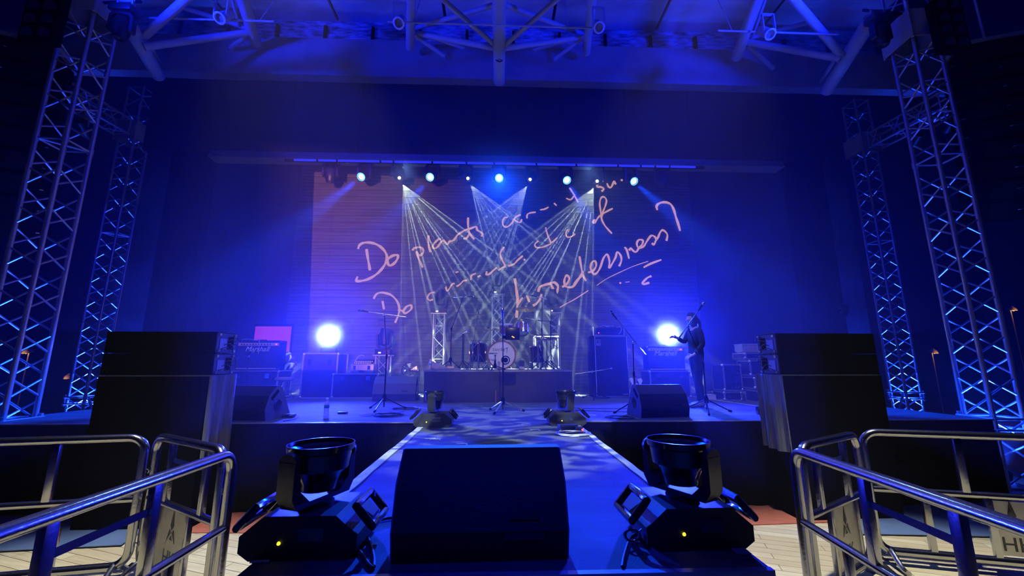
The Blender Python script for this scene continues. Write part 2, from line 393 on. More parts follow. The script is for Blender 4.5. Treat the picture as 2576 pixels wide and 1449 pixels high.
# stage platform
st = MB().box((0.0, 8.91, SZ - 0.04), (14.0, 6.36, 0.08)).build('floor_stage', CARPET, smooth=False); struct(st, 'dark carpeted main stage deck', 'stage')
cw = MB().box((0.05, 3.70, SZ - 0.041), (2.03, 4.04, 0.08)).build('floor_runway', CARPET, smooth=False); struct(cw, 'dark carpeted runway from stage to camera', 'runway')
def drape(name, p0, p1, z0, z1, m, amp=0.03, per=0.22, n=None, flare=0.0, parent=None, thick=0.012, ph=0.0):
    p0 = Vector(p0); p1 = Vector(p1); L = (p1 - p0).length; n = n or max(8, int(L / per * 6)); d = (p1 - p0) / L; nr = Vector((d.y, -d.x, 0))
    mb = MB(); rows = 7; vs = []
    for side in (0, 1):
        for j in range(rows):
            t = j / (rows - 1)
            for i in range(n + 1):
                s = i / n; x = s * L
                o = amp * (0.35 + 0.65 * (1 - t)) * (math.sin(x / per * 6.283 + ph) + 0.5 * math.sin(x / per * 2.9 + 1.3 + ph)) + flare * (1 - t)
                p = p0 + d * x + nr * (o - side * thick); vs.append((p.x, p.y, z0 + (z1 - z0) * t))
    fs = []; W = n + 1
    for side in (0, 1):
        b = side * rows * W
        for j in range(rows - 1):
            for i in range(n): fs.append((b + j * W + i, b + j * W + i + 1, b + (j + 1) * W + i + 1, b + (j + 1) * W + i))
    R = rows * W
    for i in range(n): fs.append((i, i + 1, R + i + 1, R + i)); fs.append(((rows - 1) * W + i, (rows - 1) * W + i + 1, R + (rows - 1) * W + i + 1, R + (rows - 1) * W + i))
    for j in range(rows - 1):
        for i in (0, n): fs.append((j * W + i, (j + 1) * W + i, R + (j + 1) * W + i, R + j * W + i))
    return mb.add(vs, fs).build(name, m, parent, smooth=True, angle=80)
tag(drape('stage_skirt', (-7.0, 5.675, 0), (-1.0, 5.675, 0), 0.015, SZ - 0.004, CLOTH, 0.02, 0.35), 'black cloth skirt hanging under the stage front, left of the runway', 'skirt')
tag(drape('stage_skirt', (1.1, 5.675, 0), (7.0, 5.675, 0), 0.015, SZ - 0.004, CLOTH, 0.02, 0.35, ph=2), 'black cloth skirt hanging under the stage front, right of the runway', 'skirt')
tag(drape('runway_skirt', (-0.92, 5.6, 0), (-0.92, 1.72, 0), 0.015, SZ - 0.085, CLOTH, 0.015, 0.3), 'black cloth skirt under the left edge of the runway', 'skirt')
tag(drape('runway_skirt', (1.02, 1.72, 0), (1.02, 5.6, 0), 0.015, SZ - 0.085, CLOTH, 0.015, 0.3), 'black cloth skirt under the right edge of the runway', 'skirt')
EDG = mat('pale_stage_edging', (0.5, 0.5, 0.52), 0.4, 0.3, noise=(5, (0.2, 0.2, 0.22), (1, 4, 1)))
tag(MB().box((-4.0, 5.66, SZ + 0.0), (6.0, 0.05, 0.012)).build('edge_strip', EDG, smooth=False), 'thin pale strip along the stage front left of the runway', 'edging')
tag(MB().box((4.05, 5.66, SZ + 0.0), (5.9, 0.05, 0.012)).build('edge_strip', EDG, smooth=False), 'thin pale strip along the stage front right of the runway', 'edging')
tag(MB().box((0.05, 1.68, SZ - 0.012), (2.03, 0.03, 0.03)).build('edge_strip', EDG, smooth=False), 'pale strip along the near end of the runway', 'edging')
def tape(pts, wd, name, label):
    mb = MB(); vs = []
    for i, (x, y) in enumerate(pts):
        a = pts[max(i - 1, 0)]; b = pts[min(i + 1, len(pts) - 1)]; d = Vector((b[0] - a[0], b[1] - a[1], 0)).normalized(); nr = Vector((-d.y, d.x, 0)) * (wd / 2)
        j = random.uniform(-0.003, 0.003)
        for sgn in (-1, 1): vs.append((x + nr.x * sgn + j, y + nr.y * sgn, SZ + 0.001)); vs.append((x + nr.x * sgn + j, y + nr.y * sgn, SZ + 0.004 + abs(j)))
    fs = []
    for i in range(len(pts) - 1):
        a = i * 4; b = a + 4; fs += [(a + 1, a + 3, b + 3, b + 1), (a, a + 1, b + 1, b), (a + 2, a + 3, b + 3, b + 2), (a, b, b + 2, a + 2)]
    fs += [(0, 1, 3, 2), tuple(len(vs) - 4 + q for q in (0, 1, 3, 2))]
    return tag(mb.add(vs, fs).build(name, TAPE, smooth=False), label, 'tape')
ys = [1.8 + i * 0.15 for i in range(25)]
tape([(-0.935 + random.uniform(-.004, .004), y) for y in ys], 0.07, 'edge_tape', 'wrinkled white tape along the left edge of the runway')
tape([(1.03 + random.uniform(-.004, .004), y) for y in ys], 0.06, 'edge_tape', 'wrinkled white tape along the right edge of the runway')
tape([(-4.63, 9.1 + i * 0.4) for i in range(5)], 0.05, 'stage_tape', 'white line taped on the stage floor behind the left wedge')
tape([(4.83 - 0.03 * i, 7.0 + i * 0.4) for i in range(8)], 0.05, 'stage_tape', 'white line taped on the stage floor beside the rack cases')
# small tape marks on the runway
for k_, (x, y) in enumerate([(1082, 1103), (1095, 1105), (1162, 1117), (1322, 1067), (1345, 1081), (1487, 1044)]):
    p = onz(x, y, SZ)
    a = 0.5 * k_
    tag(MB().box((0, 0, 0.002), (0.11, 0.018, 0.003), rot=(0, 0, 0.2)).box((0.05, -0.03, 0.002), (0.018, 0.07, 0.003), rot=(0, 0, 0.2)).build('floor_mark', TAPE, loc=(p.x, p.y, SZ), smooth=False),
        'small white L-shaped tape mark on the carpet ' + ['left of the runway centre, upper', 'left of the runway centre, beside another', 'left of the centre microphone foot', 'just in front of the centre microphone foot', 'right of centre on the runway', 'on the stage right of the runway'][k_], 'tape mark', 'tape marks')

# backdrop wall with horizontal ribs
def ribbed():
    m = bpy.data.materials.new('ribbed_backdrop'); m.use_nodes = True; nt = m.node_tree; n = nt.nodes; k = nt.links
    b = n['Principled BSDF']; b.inputs['Roughness'].default_value = 0.8
    tc = n.new('ShaderNodeTexCoord')
    mp = n.new('ShaderNodeMapping'); mp.inputs['Scale'].default_value = (0.25, 1, 7); k.new(tc.outputs['Object'], mp.inputs[0])
    t = n.new('ShaderNodeTexNoise'); t.inputs['Scale'].default_value = 3.5; t.inputs['Detail'].default_value = 7; t.inputs['Roughness'].default_value = 0.7; k.new(mp.outputs[0], t.inputs[0])
    r = n.new('ShaderNodeValToRGB'); r.color_ramp.elements[0].position = 0.3; r.color_ramp.elements[1].position = 0.72
    r.color_ramp.elements[0].color = (0.05, 0.045, 0.05, 1); r.color_ramp.elements[1].color = (0.15, 0.14, 0.135, 1)
    k.new(t.outputs['Fac'], r.inputs[0])
    br = n.new('ShaderNodeTexBrick'); br.offset = 0.0; br.inputs['Scale'].default_value = 1; br.inputs['Brick Width'].default_value = 2.4; br.inputs['Row Height'].default_value = 0.10
    br.inputs['Mortar Size'].default_value = 0.008; br.inputs['Color1'].default_value = (1, 1, 1, 1); br.inputs['Color2'].default_value = (0.86, 0.86, 0.88, 1); br.inputs['Mortar'].default_value = (0.62, 0.62, 0.62, 1)
    cb = n.new('ShaderNodeCombineXYZ'); sp = n.new('ShaderNodeSeparateXYZ'); k.new(tc.outputs['Object'], sp.inputs[0]); k.new(sp.outputs[0], cb.inputs[0]); k.new(sp.outputs[2], cb.inputs[1]); k.new(cb.outputs[0], br.inputs[0])
    mx = n.new('ShaderNodeMixRGB'); mx.blend_type = 'MULTIPLY'; mx.inputs[0].default_value = 1; k.new(r.outputs[0], mx.inputs[1]); k.new(br.outputs[0], mx.inputs[2]); k.new(mx.outputs[0], b.inputs['Base Color'])
    return m
RIB = ribbed()
wb = MB()
for i in range(34):
    z = 1.1 + i * 0.2; wb.box((0.0, 11.3, z + 0.095), (11.6, 0.06 + 0.012 * (i % 2), 0.19))
wb.box((0, 11.4, 4.5), (11.7, 0.14, 7.0))
struct(wb.build('wall_back', RIB, smooth=False))
DWALL = mat('dark_side_wall', (0.035, 0.037, 0.045), 0.85, noise=(2, (0.05, 0.052, 0.06)))
struct(MB().box((-8.6, 12.1, 4.6), (5.8, 0.2, 9.4)).build('wall_left_wing', DWALL, smooth=False))
struct(MB().box((8.6, 12.1, 4.6), (5.8, 0.2, 9.4)).build('wall_right_wing', DWALL, smooth=False))
# fascia over the stage opening
FASC = mat('fascia_panels', (0.014, 0.015, 0.02), 0.9, spec=0.1, noise=(1.5, (0.02, 0.022, 0.028)), bump=(3, 0.1))
fz0, fz1, fz2 = 6.72, 8.57, 9.52
fa = MB().box((-0.1, 8.9, (fz0 + fz1) / 2), (16.2, 0.2, fz1 - fz0))
for i in range(9): fa.box((-6.5 + 1.6 * i, 8.795, (fz0 + fz1) / 2), (0.02, 0.012, fz1 - fz0))
struct(fa.build('wall_proscenium', FASC, smooth=False))
LIP = mat('fascia_lip', (0.16, 0.17, 0.18), 0.7, noise=(3, (0.12, 0.125, 0.135), (1, 1, 6)))
struct(MB().prism([(8.72, fz0 - 0.19), (9.05, fz0 - 0.19), (9.05, fz0 + 0.0), (8.80, fz0 + 0.0)], -6.65, 6.9, 'x').build('trim_1', LIP, smooth=False))
struct(MB().box((-7.1, 8.95, 4.4), (0.9, 0.2, 4.7)).build('wall_left_return', CLOTH, smooth=False))
struct(MB().box((7.5, 8.95, 4.4), (0.9, 0.2, 4.7)).build('wall_right_return', CLOTH, smooth=False))
BEAMM = mat('painted_concrete', (0.22, 0.225, 0.235), 0.8, noise=(2.5, (0.18, 0.185, 0.2)))
struct(MB().prism([(8.55, fz1), (8.79, fz1), (8.79, fz2), (8.50, fz2)], -13, 13, 'x').build('beam_1', BEAMM, smooth=False))
# light bar, blue strip with hangers
lb = thing('lighting_bar', 'long black lighting bar hung under the lip of the stage opening', 'lighting bar', (0, LAMP_Y, 6.86))
for dz in (0.0, 0.22):
    for dy in (-0.1, 0.1): MB().tube((-4.7, dy, dz), (4.8, dy, dz), 0.024, 10).build('pipe', BLKM, lb)
z_ = MB()
for i in range(38):
    x = -4.7 + 0.25 * i
    for dy in (-0.1, 0.1): z_.tube((x, dy, 0.22 * (i % 2)), (x + 0.25, dy, 0.22 * ((i + 1) % 2)), 0.009, 6)
z_.build('lacing', BLKM, lb)
ls = thing('led_strip', 'thin glowing blue strip in dark sections above the row of moving lights', 'light strip', (0, 8.76, 6.50))
MB().box((0, 0.03, 0.01), (9.9, 0.02, 0.08)).build('housing', BLKM, ls, smooth=False)
STR = glow('blue_strip_glow', (0.02, 0.03, 1.0), 1.1)
xs_ = [-4.75, -4.2, -3.75, -2.75, -2.45, -1.55, -0.75, -0.1, 0.9, 1.85, 2.85, 3.4, 3.75, 4.1, 4.75]
for a, b in zip(xs_[:-1], xs_[1:]): MB().box(((a + b) / 2, 0.01, 0.005), (b - a - 0.045, 0.02, 0.045)).build('lit_segment', STR, ls, smooth=False)

# roof deck above: translucent panels and clerestory behind the beam
ROOF = mat('roof_panels', (0.6, 0.62, 0.65), 0.6, noise=(0.6, (0.25, 0.26, 0.3), (1, 2, 1)))
rf = MB()
for i in range(7):
    x0 = -10.5 + 3.0 * i; rf.box((x0 + 1.5, 7.0, 11.35), (2.92, 12.5, 0.12))
struct(rf.build('ceiling', ROOF, smooth=False))
CLER = mat('clerestory_panels', (0.75, 0.76, 0.8), 0.4, noise=(3, (0.12, 0.12, 0.14), (1.2, 1, 5)))
struct(MB().box((0, 9.9, 10.4), (22, 0.08, 1.9)).build('wall_clerestory', CLER, smooth=False))
for i, (zz) in enumerate((9.75, 10.1)):
    struct(MB().box((0, 9.75, zz), (22, 0.1, 0.13)).build('trim_%d' % (i + 2), BLKM, smooth=False))
mu = MB()
for i in range(16): mu.box((-10 + 1.3 * i, 9.78, 10.2), (0.07, 0.08, 1.7))
struct(mu.build('trim_4', BLKM, smooth=False))

# roof steel: five raking columns with branches
def steel(name, label, parts):
    t = thing(name, label, 'roof steel', parts[0][0])
    o = Vector(parts[0][0])
    for i, (a, b, r) in enumerate(parts):
        MB().tube(Vector(a) - o, Vector(b) - o, r, 16).build('column' if i == 0 else 'strut', STRUTM, t)
    return t
def ext(a, b, k): a = Vector(a); b = Vector(b); return a + (b - a) * k
n0 = at(1255, 122, 7.0)
def pl(x, y, d): return at(x, y, d)
steel('raking_column', 'thick central roof column ending in a tip below the beam', [
    (pl(1256, 206, 8.3), ext(pl(1256, 206, 8.3), pl(1256, 0, 6.3), 1.35), 0.13),
    (pl(1250, 118, 7.4), ext(pl(1250, 118, 7.4), pl(1115, 0, 6.4), 1.2), 0.05),
    (pl(1265, 118, 7.4), ext(pl(1265, 118, 7.4), pl(1400, 0, 6.4), 1.2), 0.05),
    (pl(1250, 122, 7.4), pl(1040, 82, 8.0), 0.06), (pl(1262, 122, 7.4), pl(1470, 94, 8.0), 0.06),
    (pl(1245, 12, 6.6), pl(1040, 72, 8.2), 0.05), (pl(1270, 12, 6.6), pl(1470, 88, 8.2), 0.05)])
steel('raking_column', 'roof column just left of the central one', [
    (pl(1032, 120, 8.3), ext(pl(1032, 120, 8.3), pl(1033, 0, 7.0), 1.4), 0.10),
    (pl(1036, 84, 7.9), pl(1118, 142, 8.45), 0.045), (pl(1040, 80, 7.95), pl(1180, 126, 8.6), 0.04)])
steel('raking_column', 'roof column just right of the central one', [
    (pl(1474, 134, 8.3), ext(pl(1474, 134, 8.3), pl(1489, 0, 7.0), 1.4), 0.10),
    (pl(1470, 92, 7.9), pl(1395, 150, 8.45), 0.045), (pl(1466, 92, 7.95), pl(1330, 130, 8.6), 0.04)])
steel('raking_column', 'leftmost but one roof column with a bracing fan', [
    (pl(643, 108, 8.3), ext(pl(643, 108, 8.3), pl(612, 0, 7.0), 1.4), 0.12),
    (pl(625, 82, 7.9), pl(362, 118, 7.0), 0.07), (pl(625, 72, 8.0), pl(430, 10, 7.6), 0.05), (pl(622, 90, 8.0), pl(580, 120, 8.4), 0.05),
    (pl(600, 64, 7.9), ext(pl(600, 64, 7.9), pl(585, 0, 7.2), 1.3), 0.03)])
steel('raking_column', 'roof column second from the right with a bracing fan', [
    (pl(1852, 146, 8.3), ext(pl(1852, 146, 8.3), pl(1905, 0, 7.0), 1.4), 0.12),
    (pl(1880, 106, 7.9), pl(2115, 148, 7.0), 0.07), (pl(1885, 96, 8.0), pl(2060, 50, 7.6), 0.05), (pl(1880, 115, 8.0), pl(1945, 172, 8.4), 0.05),
    (pl(1893, 95, 7.9), ext(pl(1893, 95, 7.9), pl(1925, 0, 7.2), 1.3), 0.03)])
steel('raking_column', 'far left roof column crossing the beam behind the truss tower', [
    (pl(398, 190, 8.3), ext(pl(398, 190, 8.3), pl(352, 110, 7.2), 1.6), 0.13),
    (pl(362, 92, 7.0), ext(pl(362, 92, 7.0), pl(465, 0, 6.2), 1.2), 0.07), (pl(378, 118, 7.3), pl(405, 160, 8.4), 0.04)])
steel('raking_column', 'far right roof column crossing the beam behind the truss tower', [
    (pl(2078, 230, 8.3), ext(pl(2078, 230, 8.3), pl(2150, 115, 7.2), 1.5), 0.14),
    (pl(2118, 140, 7.0), ext(pl(2118, 140, 7.0), pl(1998, 0, 6.2), 1.2), 0.075), (pl(2098, 152, 7.3), pl(2066, 205, 8.4), 0.04)])
for nm, a, b, lab in (('hanging_rail', (375, 48), (690, 51), 'thin horizontal roof rail at the upper left'), ('hanging_rail', (975, 56), (1490, 70), 'thin horizontal roof rail across the centre'), ('hanging_rail', (1805, 74), (2110, 90), 'thin horizontal roof rail at the upper right')):
    p = pl(a[0], a[1], 6.6); q = pl(b[0], b[1], 6.6); q.z = p.z = (p.z + q.z) / 2
    mb = MB().tube(p, q, 0.018, 8)
    for e in (0.12, 0.88):
        h = p.lerp(q, e); mb.tube(h, h + Vector((0.1, 0.6, 1.6)), 0.008, 6)
    tag(mb.build(nm, STRUTM), lab, 'rail')
def can_light(px, py, y, label):
    p = pl(px, py, y)
    t = thing('can_spotlight', label, 'spotlight', p, 0, 'roof spotlights')
    R = MX((0, 0, 0), (math.radians(-38), 0, 0))
    MB().lathe([(0.085, 0.02), (0.10, -0.0), (0.105, -0.02), (0.085, -0.03), (0.075, -0.03), (0.07, 0.0), (0.07, 0.03)], 20, R).build('rim', WHITEP, t)
    MB().lathe([(0.085, 0.02), (0.09, 0.3), (0.07, 0.42), (0.02, 0.44)], 20, R).build('body', STRUTM, t)
    MB().lathe([(0.07, 0.02), (0.001, 0.025)], 20, R).build('lens', LENSD, t)
    MB().box((-0.11, 0.0, 0.25), (0.02, 0.05, 0.35)).box((0.11, 0.0, 0.25), (0.02, 0.05, 0.35)).box((0, 0, 0.43), (0.24, 0.05, 0.02)).build('yoke', STRUTM, t)
can_light(553, 45, 6.4, 'grey can spotlight on the roof column at the upper left')
can_light(1003, 58, 6.4, 'grey can spotlight left of the central roof column')
can_light(1507, 69, 6.4, 'grey can spotlight right of the central roof column')
can_light(1937, 86, 6.4, 'grey can spotlight on the roof column at the upper right')
t = thing('ball_lamp', 'round lamp clamped on the tip of the central roof column', 'lamp', pl(1256, 150, 7.55))
MB().ball((0, 0, 0), 0.055, 14).build('globe', GLASSY, t); MB().torus(0.07, 0.012, 18, 8, MX(rot=(1.3, 0, 0))).box((0, 0.02, 0.1), (0.14, 0.05, 0.04)).tube((0, 0.02, 0.1), (0, 0.35, 0.12), 0.02, 8).build('bracket', BLK, t)

# stage haze
hz = MB().box((0, 7.7, 3.75), (17.0, 7.0, 7.3)).build('stage_haze', bpy.data.materials.new('haze'), smooth=False)
hm = hz.data.materials[0]; hm.use_nodes = True; hm.node_tree.nodes.clear()
ho = hm.node_tree.nodes.new('ShaderNodeOutputMaterial'); hs = hm.node_tree.nodes.new('ShaderNodeVolumeScatter')
hs.inputs['Color'].default_value = (0.95, 0.97, 1, 1); hs.inputs['Density'].default_value = 0.0135; hs.inputs['Anisotropy'].default_value = 0.35
hm.node_tree.links.new(hs.outputs[0], ho.inputs['Volume'])
tag(hz, 'blue haze hanging over the stage', 'haze', kind='stuff')
def puff(c, r, label):  # added ball of dense haze standing in for lens glare
    o = MB().ball((0, 0, 0), r, 20).build('glare_puff', bpy.data.materials.new('glare_puff'), loc=c); m = o.data.materials[0]; m.use_nodes = True; n = m.node_tree.nodes; k = m.node_tree.links; n.clear()
    out = n.new('ShaderNodeOutputMaterial'); vs = n.new('ShaderNodeVolumeScatter'); k.new(vs.outputs[0], out.inputs['Volume']); vs.inputs['Anisotropy'].default_value = 0.2
    tc = n.new('ShaderNodeTexCoord'); ln = n.new('ShaderNodeVectorMath'); ln.operation = 'LENGTH'; k.new(tc.outputs['Object'], ln.inputs[0])
    mr = n.new('ShaderNodeMapRange'); mr.inputs[1].default_value = r * 0.95; mr.inputs[2].default_value = r * 0.2; mr.inputs[3].default_value = 0.0; mr.inputs[4].default_value = 3.0
    k.new(ln.outputs['Value'], mr.inputs[0]); k.new(mr.outputs[0], vs.inputs['Density'])
    return tag(o, label, 'haze', kind='stuff')
puff(BL + Vector((0, -0.05, 0)), 0.55, 'added haze ball giving the lens glare around the left wash light facing the hall')
puff(BR + Vector((0, -0.05, 0)), 0.55, 'added haze ball giving the lens glare around the right wash light facing the hall')

# ================================================================== projected handwriting on the backdrop
WRITING_GLOW = glow('projected_writing', (1.0, 0.52, 0.43), 0.52)  # projected light put in as glowing strokes on the wall
WY = 11.225
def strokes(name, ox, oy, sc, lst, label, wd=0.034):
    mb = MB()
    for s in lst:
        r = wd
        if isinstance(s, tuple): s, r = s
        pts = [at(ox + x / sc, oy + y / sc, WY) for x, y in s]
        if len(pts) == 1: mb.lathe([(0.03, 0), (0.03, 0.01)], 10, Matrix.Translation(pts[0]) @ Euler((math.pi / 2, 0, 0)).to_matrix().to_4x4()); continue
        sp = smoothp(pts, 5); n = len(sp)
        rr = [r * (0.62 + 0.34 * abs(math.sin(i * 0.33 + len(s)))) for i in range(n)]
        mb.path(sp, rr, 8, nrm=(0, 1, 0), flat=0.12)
    return tag(mb.build(name, WRITING_GLOW), label, 'projected writing', 'projected handwriting')
A = (740, 380, 4.2615); B = (1220, 380, 4.2617); C_ = (1040, 680, 4.527); D_ = (0, 0, 1.0)
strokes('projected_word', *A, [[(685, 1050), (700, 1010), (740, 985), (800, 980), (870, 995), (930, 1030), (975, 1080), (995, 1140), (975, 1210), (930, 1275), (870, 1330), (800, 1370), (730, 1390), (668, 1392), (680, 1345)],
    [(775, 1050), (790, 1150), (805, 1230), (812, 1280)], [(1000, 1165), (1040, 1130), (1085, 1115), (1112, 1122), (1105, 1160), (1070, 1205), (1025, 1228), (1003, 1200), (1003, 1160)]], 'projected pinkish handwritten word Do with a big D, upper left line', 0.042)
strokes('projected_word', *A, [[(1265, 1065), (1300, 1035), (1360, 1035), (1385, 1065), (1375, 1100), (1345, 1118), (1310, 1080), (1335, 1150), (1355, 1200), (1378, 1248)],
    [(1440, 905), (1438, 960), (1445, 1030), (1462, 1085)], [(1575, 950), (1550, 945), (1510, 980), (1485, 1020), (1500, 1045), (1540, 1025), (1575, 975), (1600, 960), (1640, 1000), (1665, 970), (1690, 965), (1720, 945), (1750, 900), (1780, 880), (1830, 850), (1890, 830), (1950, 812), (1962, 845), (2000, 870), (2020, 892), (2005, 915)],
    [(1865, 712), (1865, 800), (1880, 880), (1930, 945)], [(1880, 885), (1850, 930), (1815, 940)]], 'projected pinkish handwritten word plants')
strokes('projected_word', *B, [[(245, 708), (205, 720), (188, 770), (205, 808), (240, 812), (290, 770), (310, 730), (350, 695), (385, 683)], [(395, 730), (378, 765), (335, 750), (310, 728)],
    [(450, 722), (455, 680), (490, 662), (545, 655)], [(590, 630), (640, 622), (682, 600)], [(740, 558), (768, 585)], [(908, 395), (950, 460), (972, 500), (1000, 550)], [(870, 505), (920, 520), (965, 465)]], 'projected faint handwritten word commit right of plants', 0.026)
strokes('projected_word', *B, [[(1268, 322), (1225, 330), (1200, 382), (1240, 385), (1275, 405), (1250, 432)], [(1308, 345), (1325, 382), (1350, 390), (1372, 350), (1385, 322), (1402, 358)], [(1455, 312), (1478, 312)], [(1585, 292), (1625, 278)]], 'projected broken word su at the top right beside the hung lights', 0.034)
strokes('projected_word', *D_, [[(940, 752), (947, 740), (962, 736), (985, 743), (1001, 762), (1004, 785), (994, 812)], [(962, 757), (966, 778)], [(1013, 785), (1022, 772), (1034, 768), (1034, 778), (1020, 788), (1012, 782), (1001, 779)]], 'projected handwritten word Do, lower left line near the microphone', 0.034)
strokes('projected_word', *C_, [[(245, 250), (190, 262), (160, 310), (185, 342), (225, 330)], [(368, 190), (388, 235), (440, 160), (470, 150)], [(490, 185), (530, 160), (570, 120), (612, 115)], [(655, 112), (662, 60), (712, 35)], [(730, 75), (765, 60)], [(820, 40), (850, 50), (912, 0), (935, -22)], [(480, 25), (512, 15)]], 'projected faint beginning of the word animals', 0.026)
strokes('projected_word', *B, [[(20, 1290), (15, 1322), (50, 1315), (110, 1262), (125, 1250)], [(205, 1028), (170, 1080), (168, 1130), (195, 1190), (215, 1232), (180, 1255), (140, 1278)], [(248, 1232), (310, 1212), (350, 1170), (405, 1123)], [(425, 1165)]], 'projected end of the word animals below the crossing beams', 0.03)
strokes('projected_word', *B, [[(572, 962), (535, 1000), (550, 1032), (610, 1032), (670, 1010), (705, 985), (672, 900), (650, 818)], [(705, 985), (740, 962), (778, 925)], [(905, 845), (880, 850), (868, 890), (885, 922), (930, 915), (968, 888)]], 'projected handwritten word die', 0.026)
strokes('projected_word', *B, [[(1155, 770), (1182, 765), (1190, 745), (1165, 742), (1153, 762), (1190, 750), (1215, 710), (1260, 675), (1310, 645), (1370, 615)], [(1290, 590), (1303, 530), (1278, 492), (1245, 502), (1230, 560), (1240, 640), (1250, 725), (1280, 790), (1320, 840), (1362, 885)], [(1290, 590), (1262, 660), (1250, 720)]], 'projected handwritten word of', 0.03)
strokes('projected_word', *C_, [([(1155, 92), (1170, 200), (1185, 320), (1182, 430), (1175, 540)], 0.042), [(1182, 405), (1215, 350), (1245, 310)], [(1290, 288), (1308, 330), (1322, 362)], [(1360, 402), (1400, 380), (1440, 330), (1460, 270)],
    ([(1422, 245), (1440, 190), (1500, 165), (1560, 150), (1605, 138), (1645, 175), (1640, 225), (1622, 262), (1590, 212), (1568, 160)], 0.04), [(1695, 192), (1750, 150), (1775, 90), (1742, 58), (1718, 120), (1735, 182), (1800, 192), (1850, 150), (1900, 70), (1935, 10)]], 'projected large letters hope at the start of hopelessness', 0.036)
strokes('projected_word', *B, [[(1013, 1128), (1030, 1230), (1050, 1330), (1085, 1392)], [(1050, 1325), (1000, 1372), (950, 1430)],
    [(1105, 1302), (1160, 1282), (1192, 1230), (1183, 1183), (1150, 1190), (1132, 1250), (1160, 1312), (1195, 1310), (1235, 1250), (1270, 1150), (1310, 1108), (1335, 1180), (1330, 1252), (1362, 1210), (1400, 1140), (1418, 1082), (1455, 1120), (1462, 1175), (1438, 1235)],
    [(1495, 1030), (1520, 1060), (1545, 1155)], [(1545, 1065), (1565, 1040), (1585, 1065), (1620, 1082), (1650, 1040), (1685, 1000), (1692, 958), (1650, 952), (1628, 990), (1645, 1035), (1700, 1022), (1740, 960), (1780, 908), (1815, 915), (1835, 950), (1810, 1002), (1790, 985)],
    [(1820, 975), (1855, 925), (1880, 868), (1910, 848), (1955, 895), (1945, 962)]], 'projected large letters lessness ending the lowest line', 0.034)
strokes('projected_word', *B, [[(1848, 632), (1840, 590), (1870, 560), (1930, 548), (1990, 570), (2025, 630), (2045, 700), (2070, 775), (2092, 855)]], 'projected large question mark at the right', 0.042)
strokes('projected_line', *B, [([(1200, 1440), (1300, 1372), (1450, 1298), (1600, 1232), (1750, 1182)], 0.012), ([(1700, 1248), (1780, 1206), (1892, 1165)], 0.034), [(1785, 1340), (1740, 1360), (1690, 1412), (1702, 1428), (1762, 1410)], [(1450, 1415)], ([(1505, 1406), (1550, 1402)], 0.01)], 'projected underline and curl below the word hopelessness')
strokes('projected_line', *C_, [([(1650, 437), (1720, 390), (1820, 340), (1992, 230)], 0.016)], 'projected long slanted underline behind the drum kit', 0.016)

# ================================================================== truss towers
def truss_parts(parent, L, s, cell, near=(0, 3), rings=(), r=0.033, rl=0.0155, gap=None):
    """square truss of side s along +z from 0 to L in the parent's frame"""
    h = s / 2; cs = [(-h, -h), (h, -h), (h, h), (-h, h)]
    for c in cs: MB().tube((c[0], c[1], 0), (c[0], c[1], L), r, 12).build('chord', ALU, parent)
    for k_ in range(4):
        a = cs[k_]; b = cs[(k_ + 1) % 4]; mb = MB()
        z = 0.04 + (0 if k_ in near else cell)
        while z + cell < L - 0.02:
            skip = any(z - 0.02 < q < z + cell + 0.02 for q in rings)
            if not skip:
                mb.tube((a[0], a[1], z + 0.03), (b[0], b[1], z + cell - 0.03), rl, 8).tube((b[0], b[1], z + 0.03), (a[0], a[1], z + cell - 0.03), rl, 8)
            z += 2 * cell
        mb.tube((a[0], a[1], 0.04), (a[0], a[1], L - 0.04), 0.01, 6)  # added tube hidden inside the chord, tying the lacing together
        for q in (0.02, L - 0.02) + tuple(rings): mb.tube((a[0], a[1], q), (b[0], b[1], q), rl * 1.1, 8)
        mb.build('lacing', ALU, parent)
    for q in rings:
        mb = MB()
        for c in cs: mb.tube((c[0], c[1], q - 0.05), (c[0], c[1], q + 0.05), r * 1.25, 12)
        mb.tube((-h, -h, q), (h, h, q), rl, 8); mb.build('coupler', ALU, parent)
S_ = 0.42
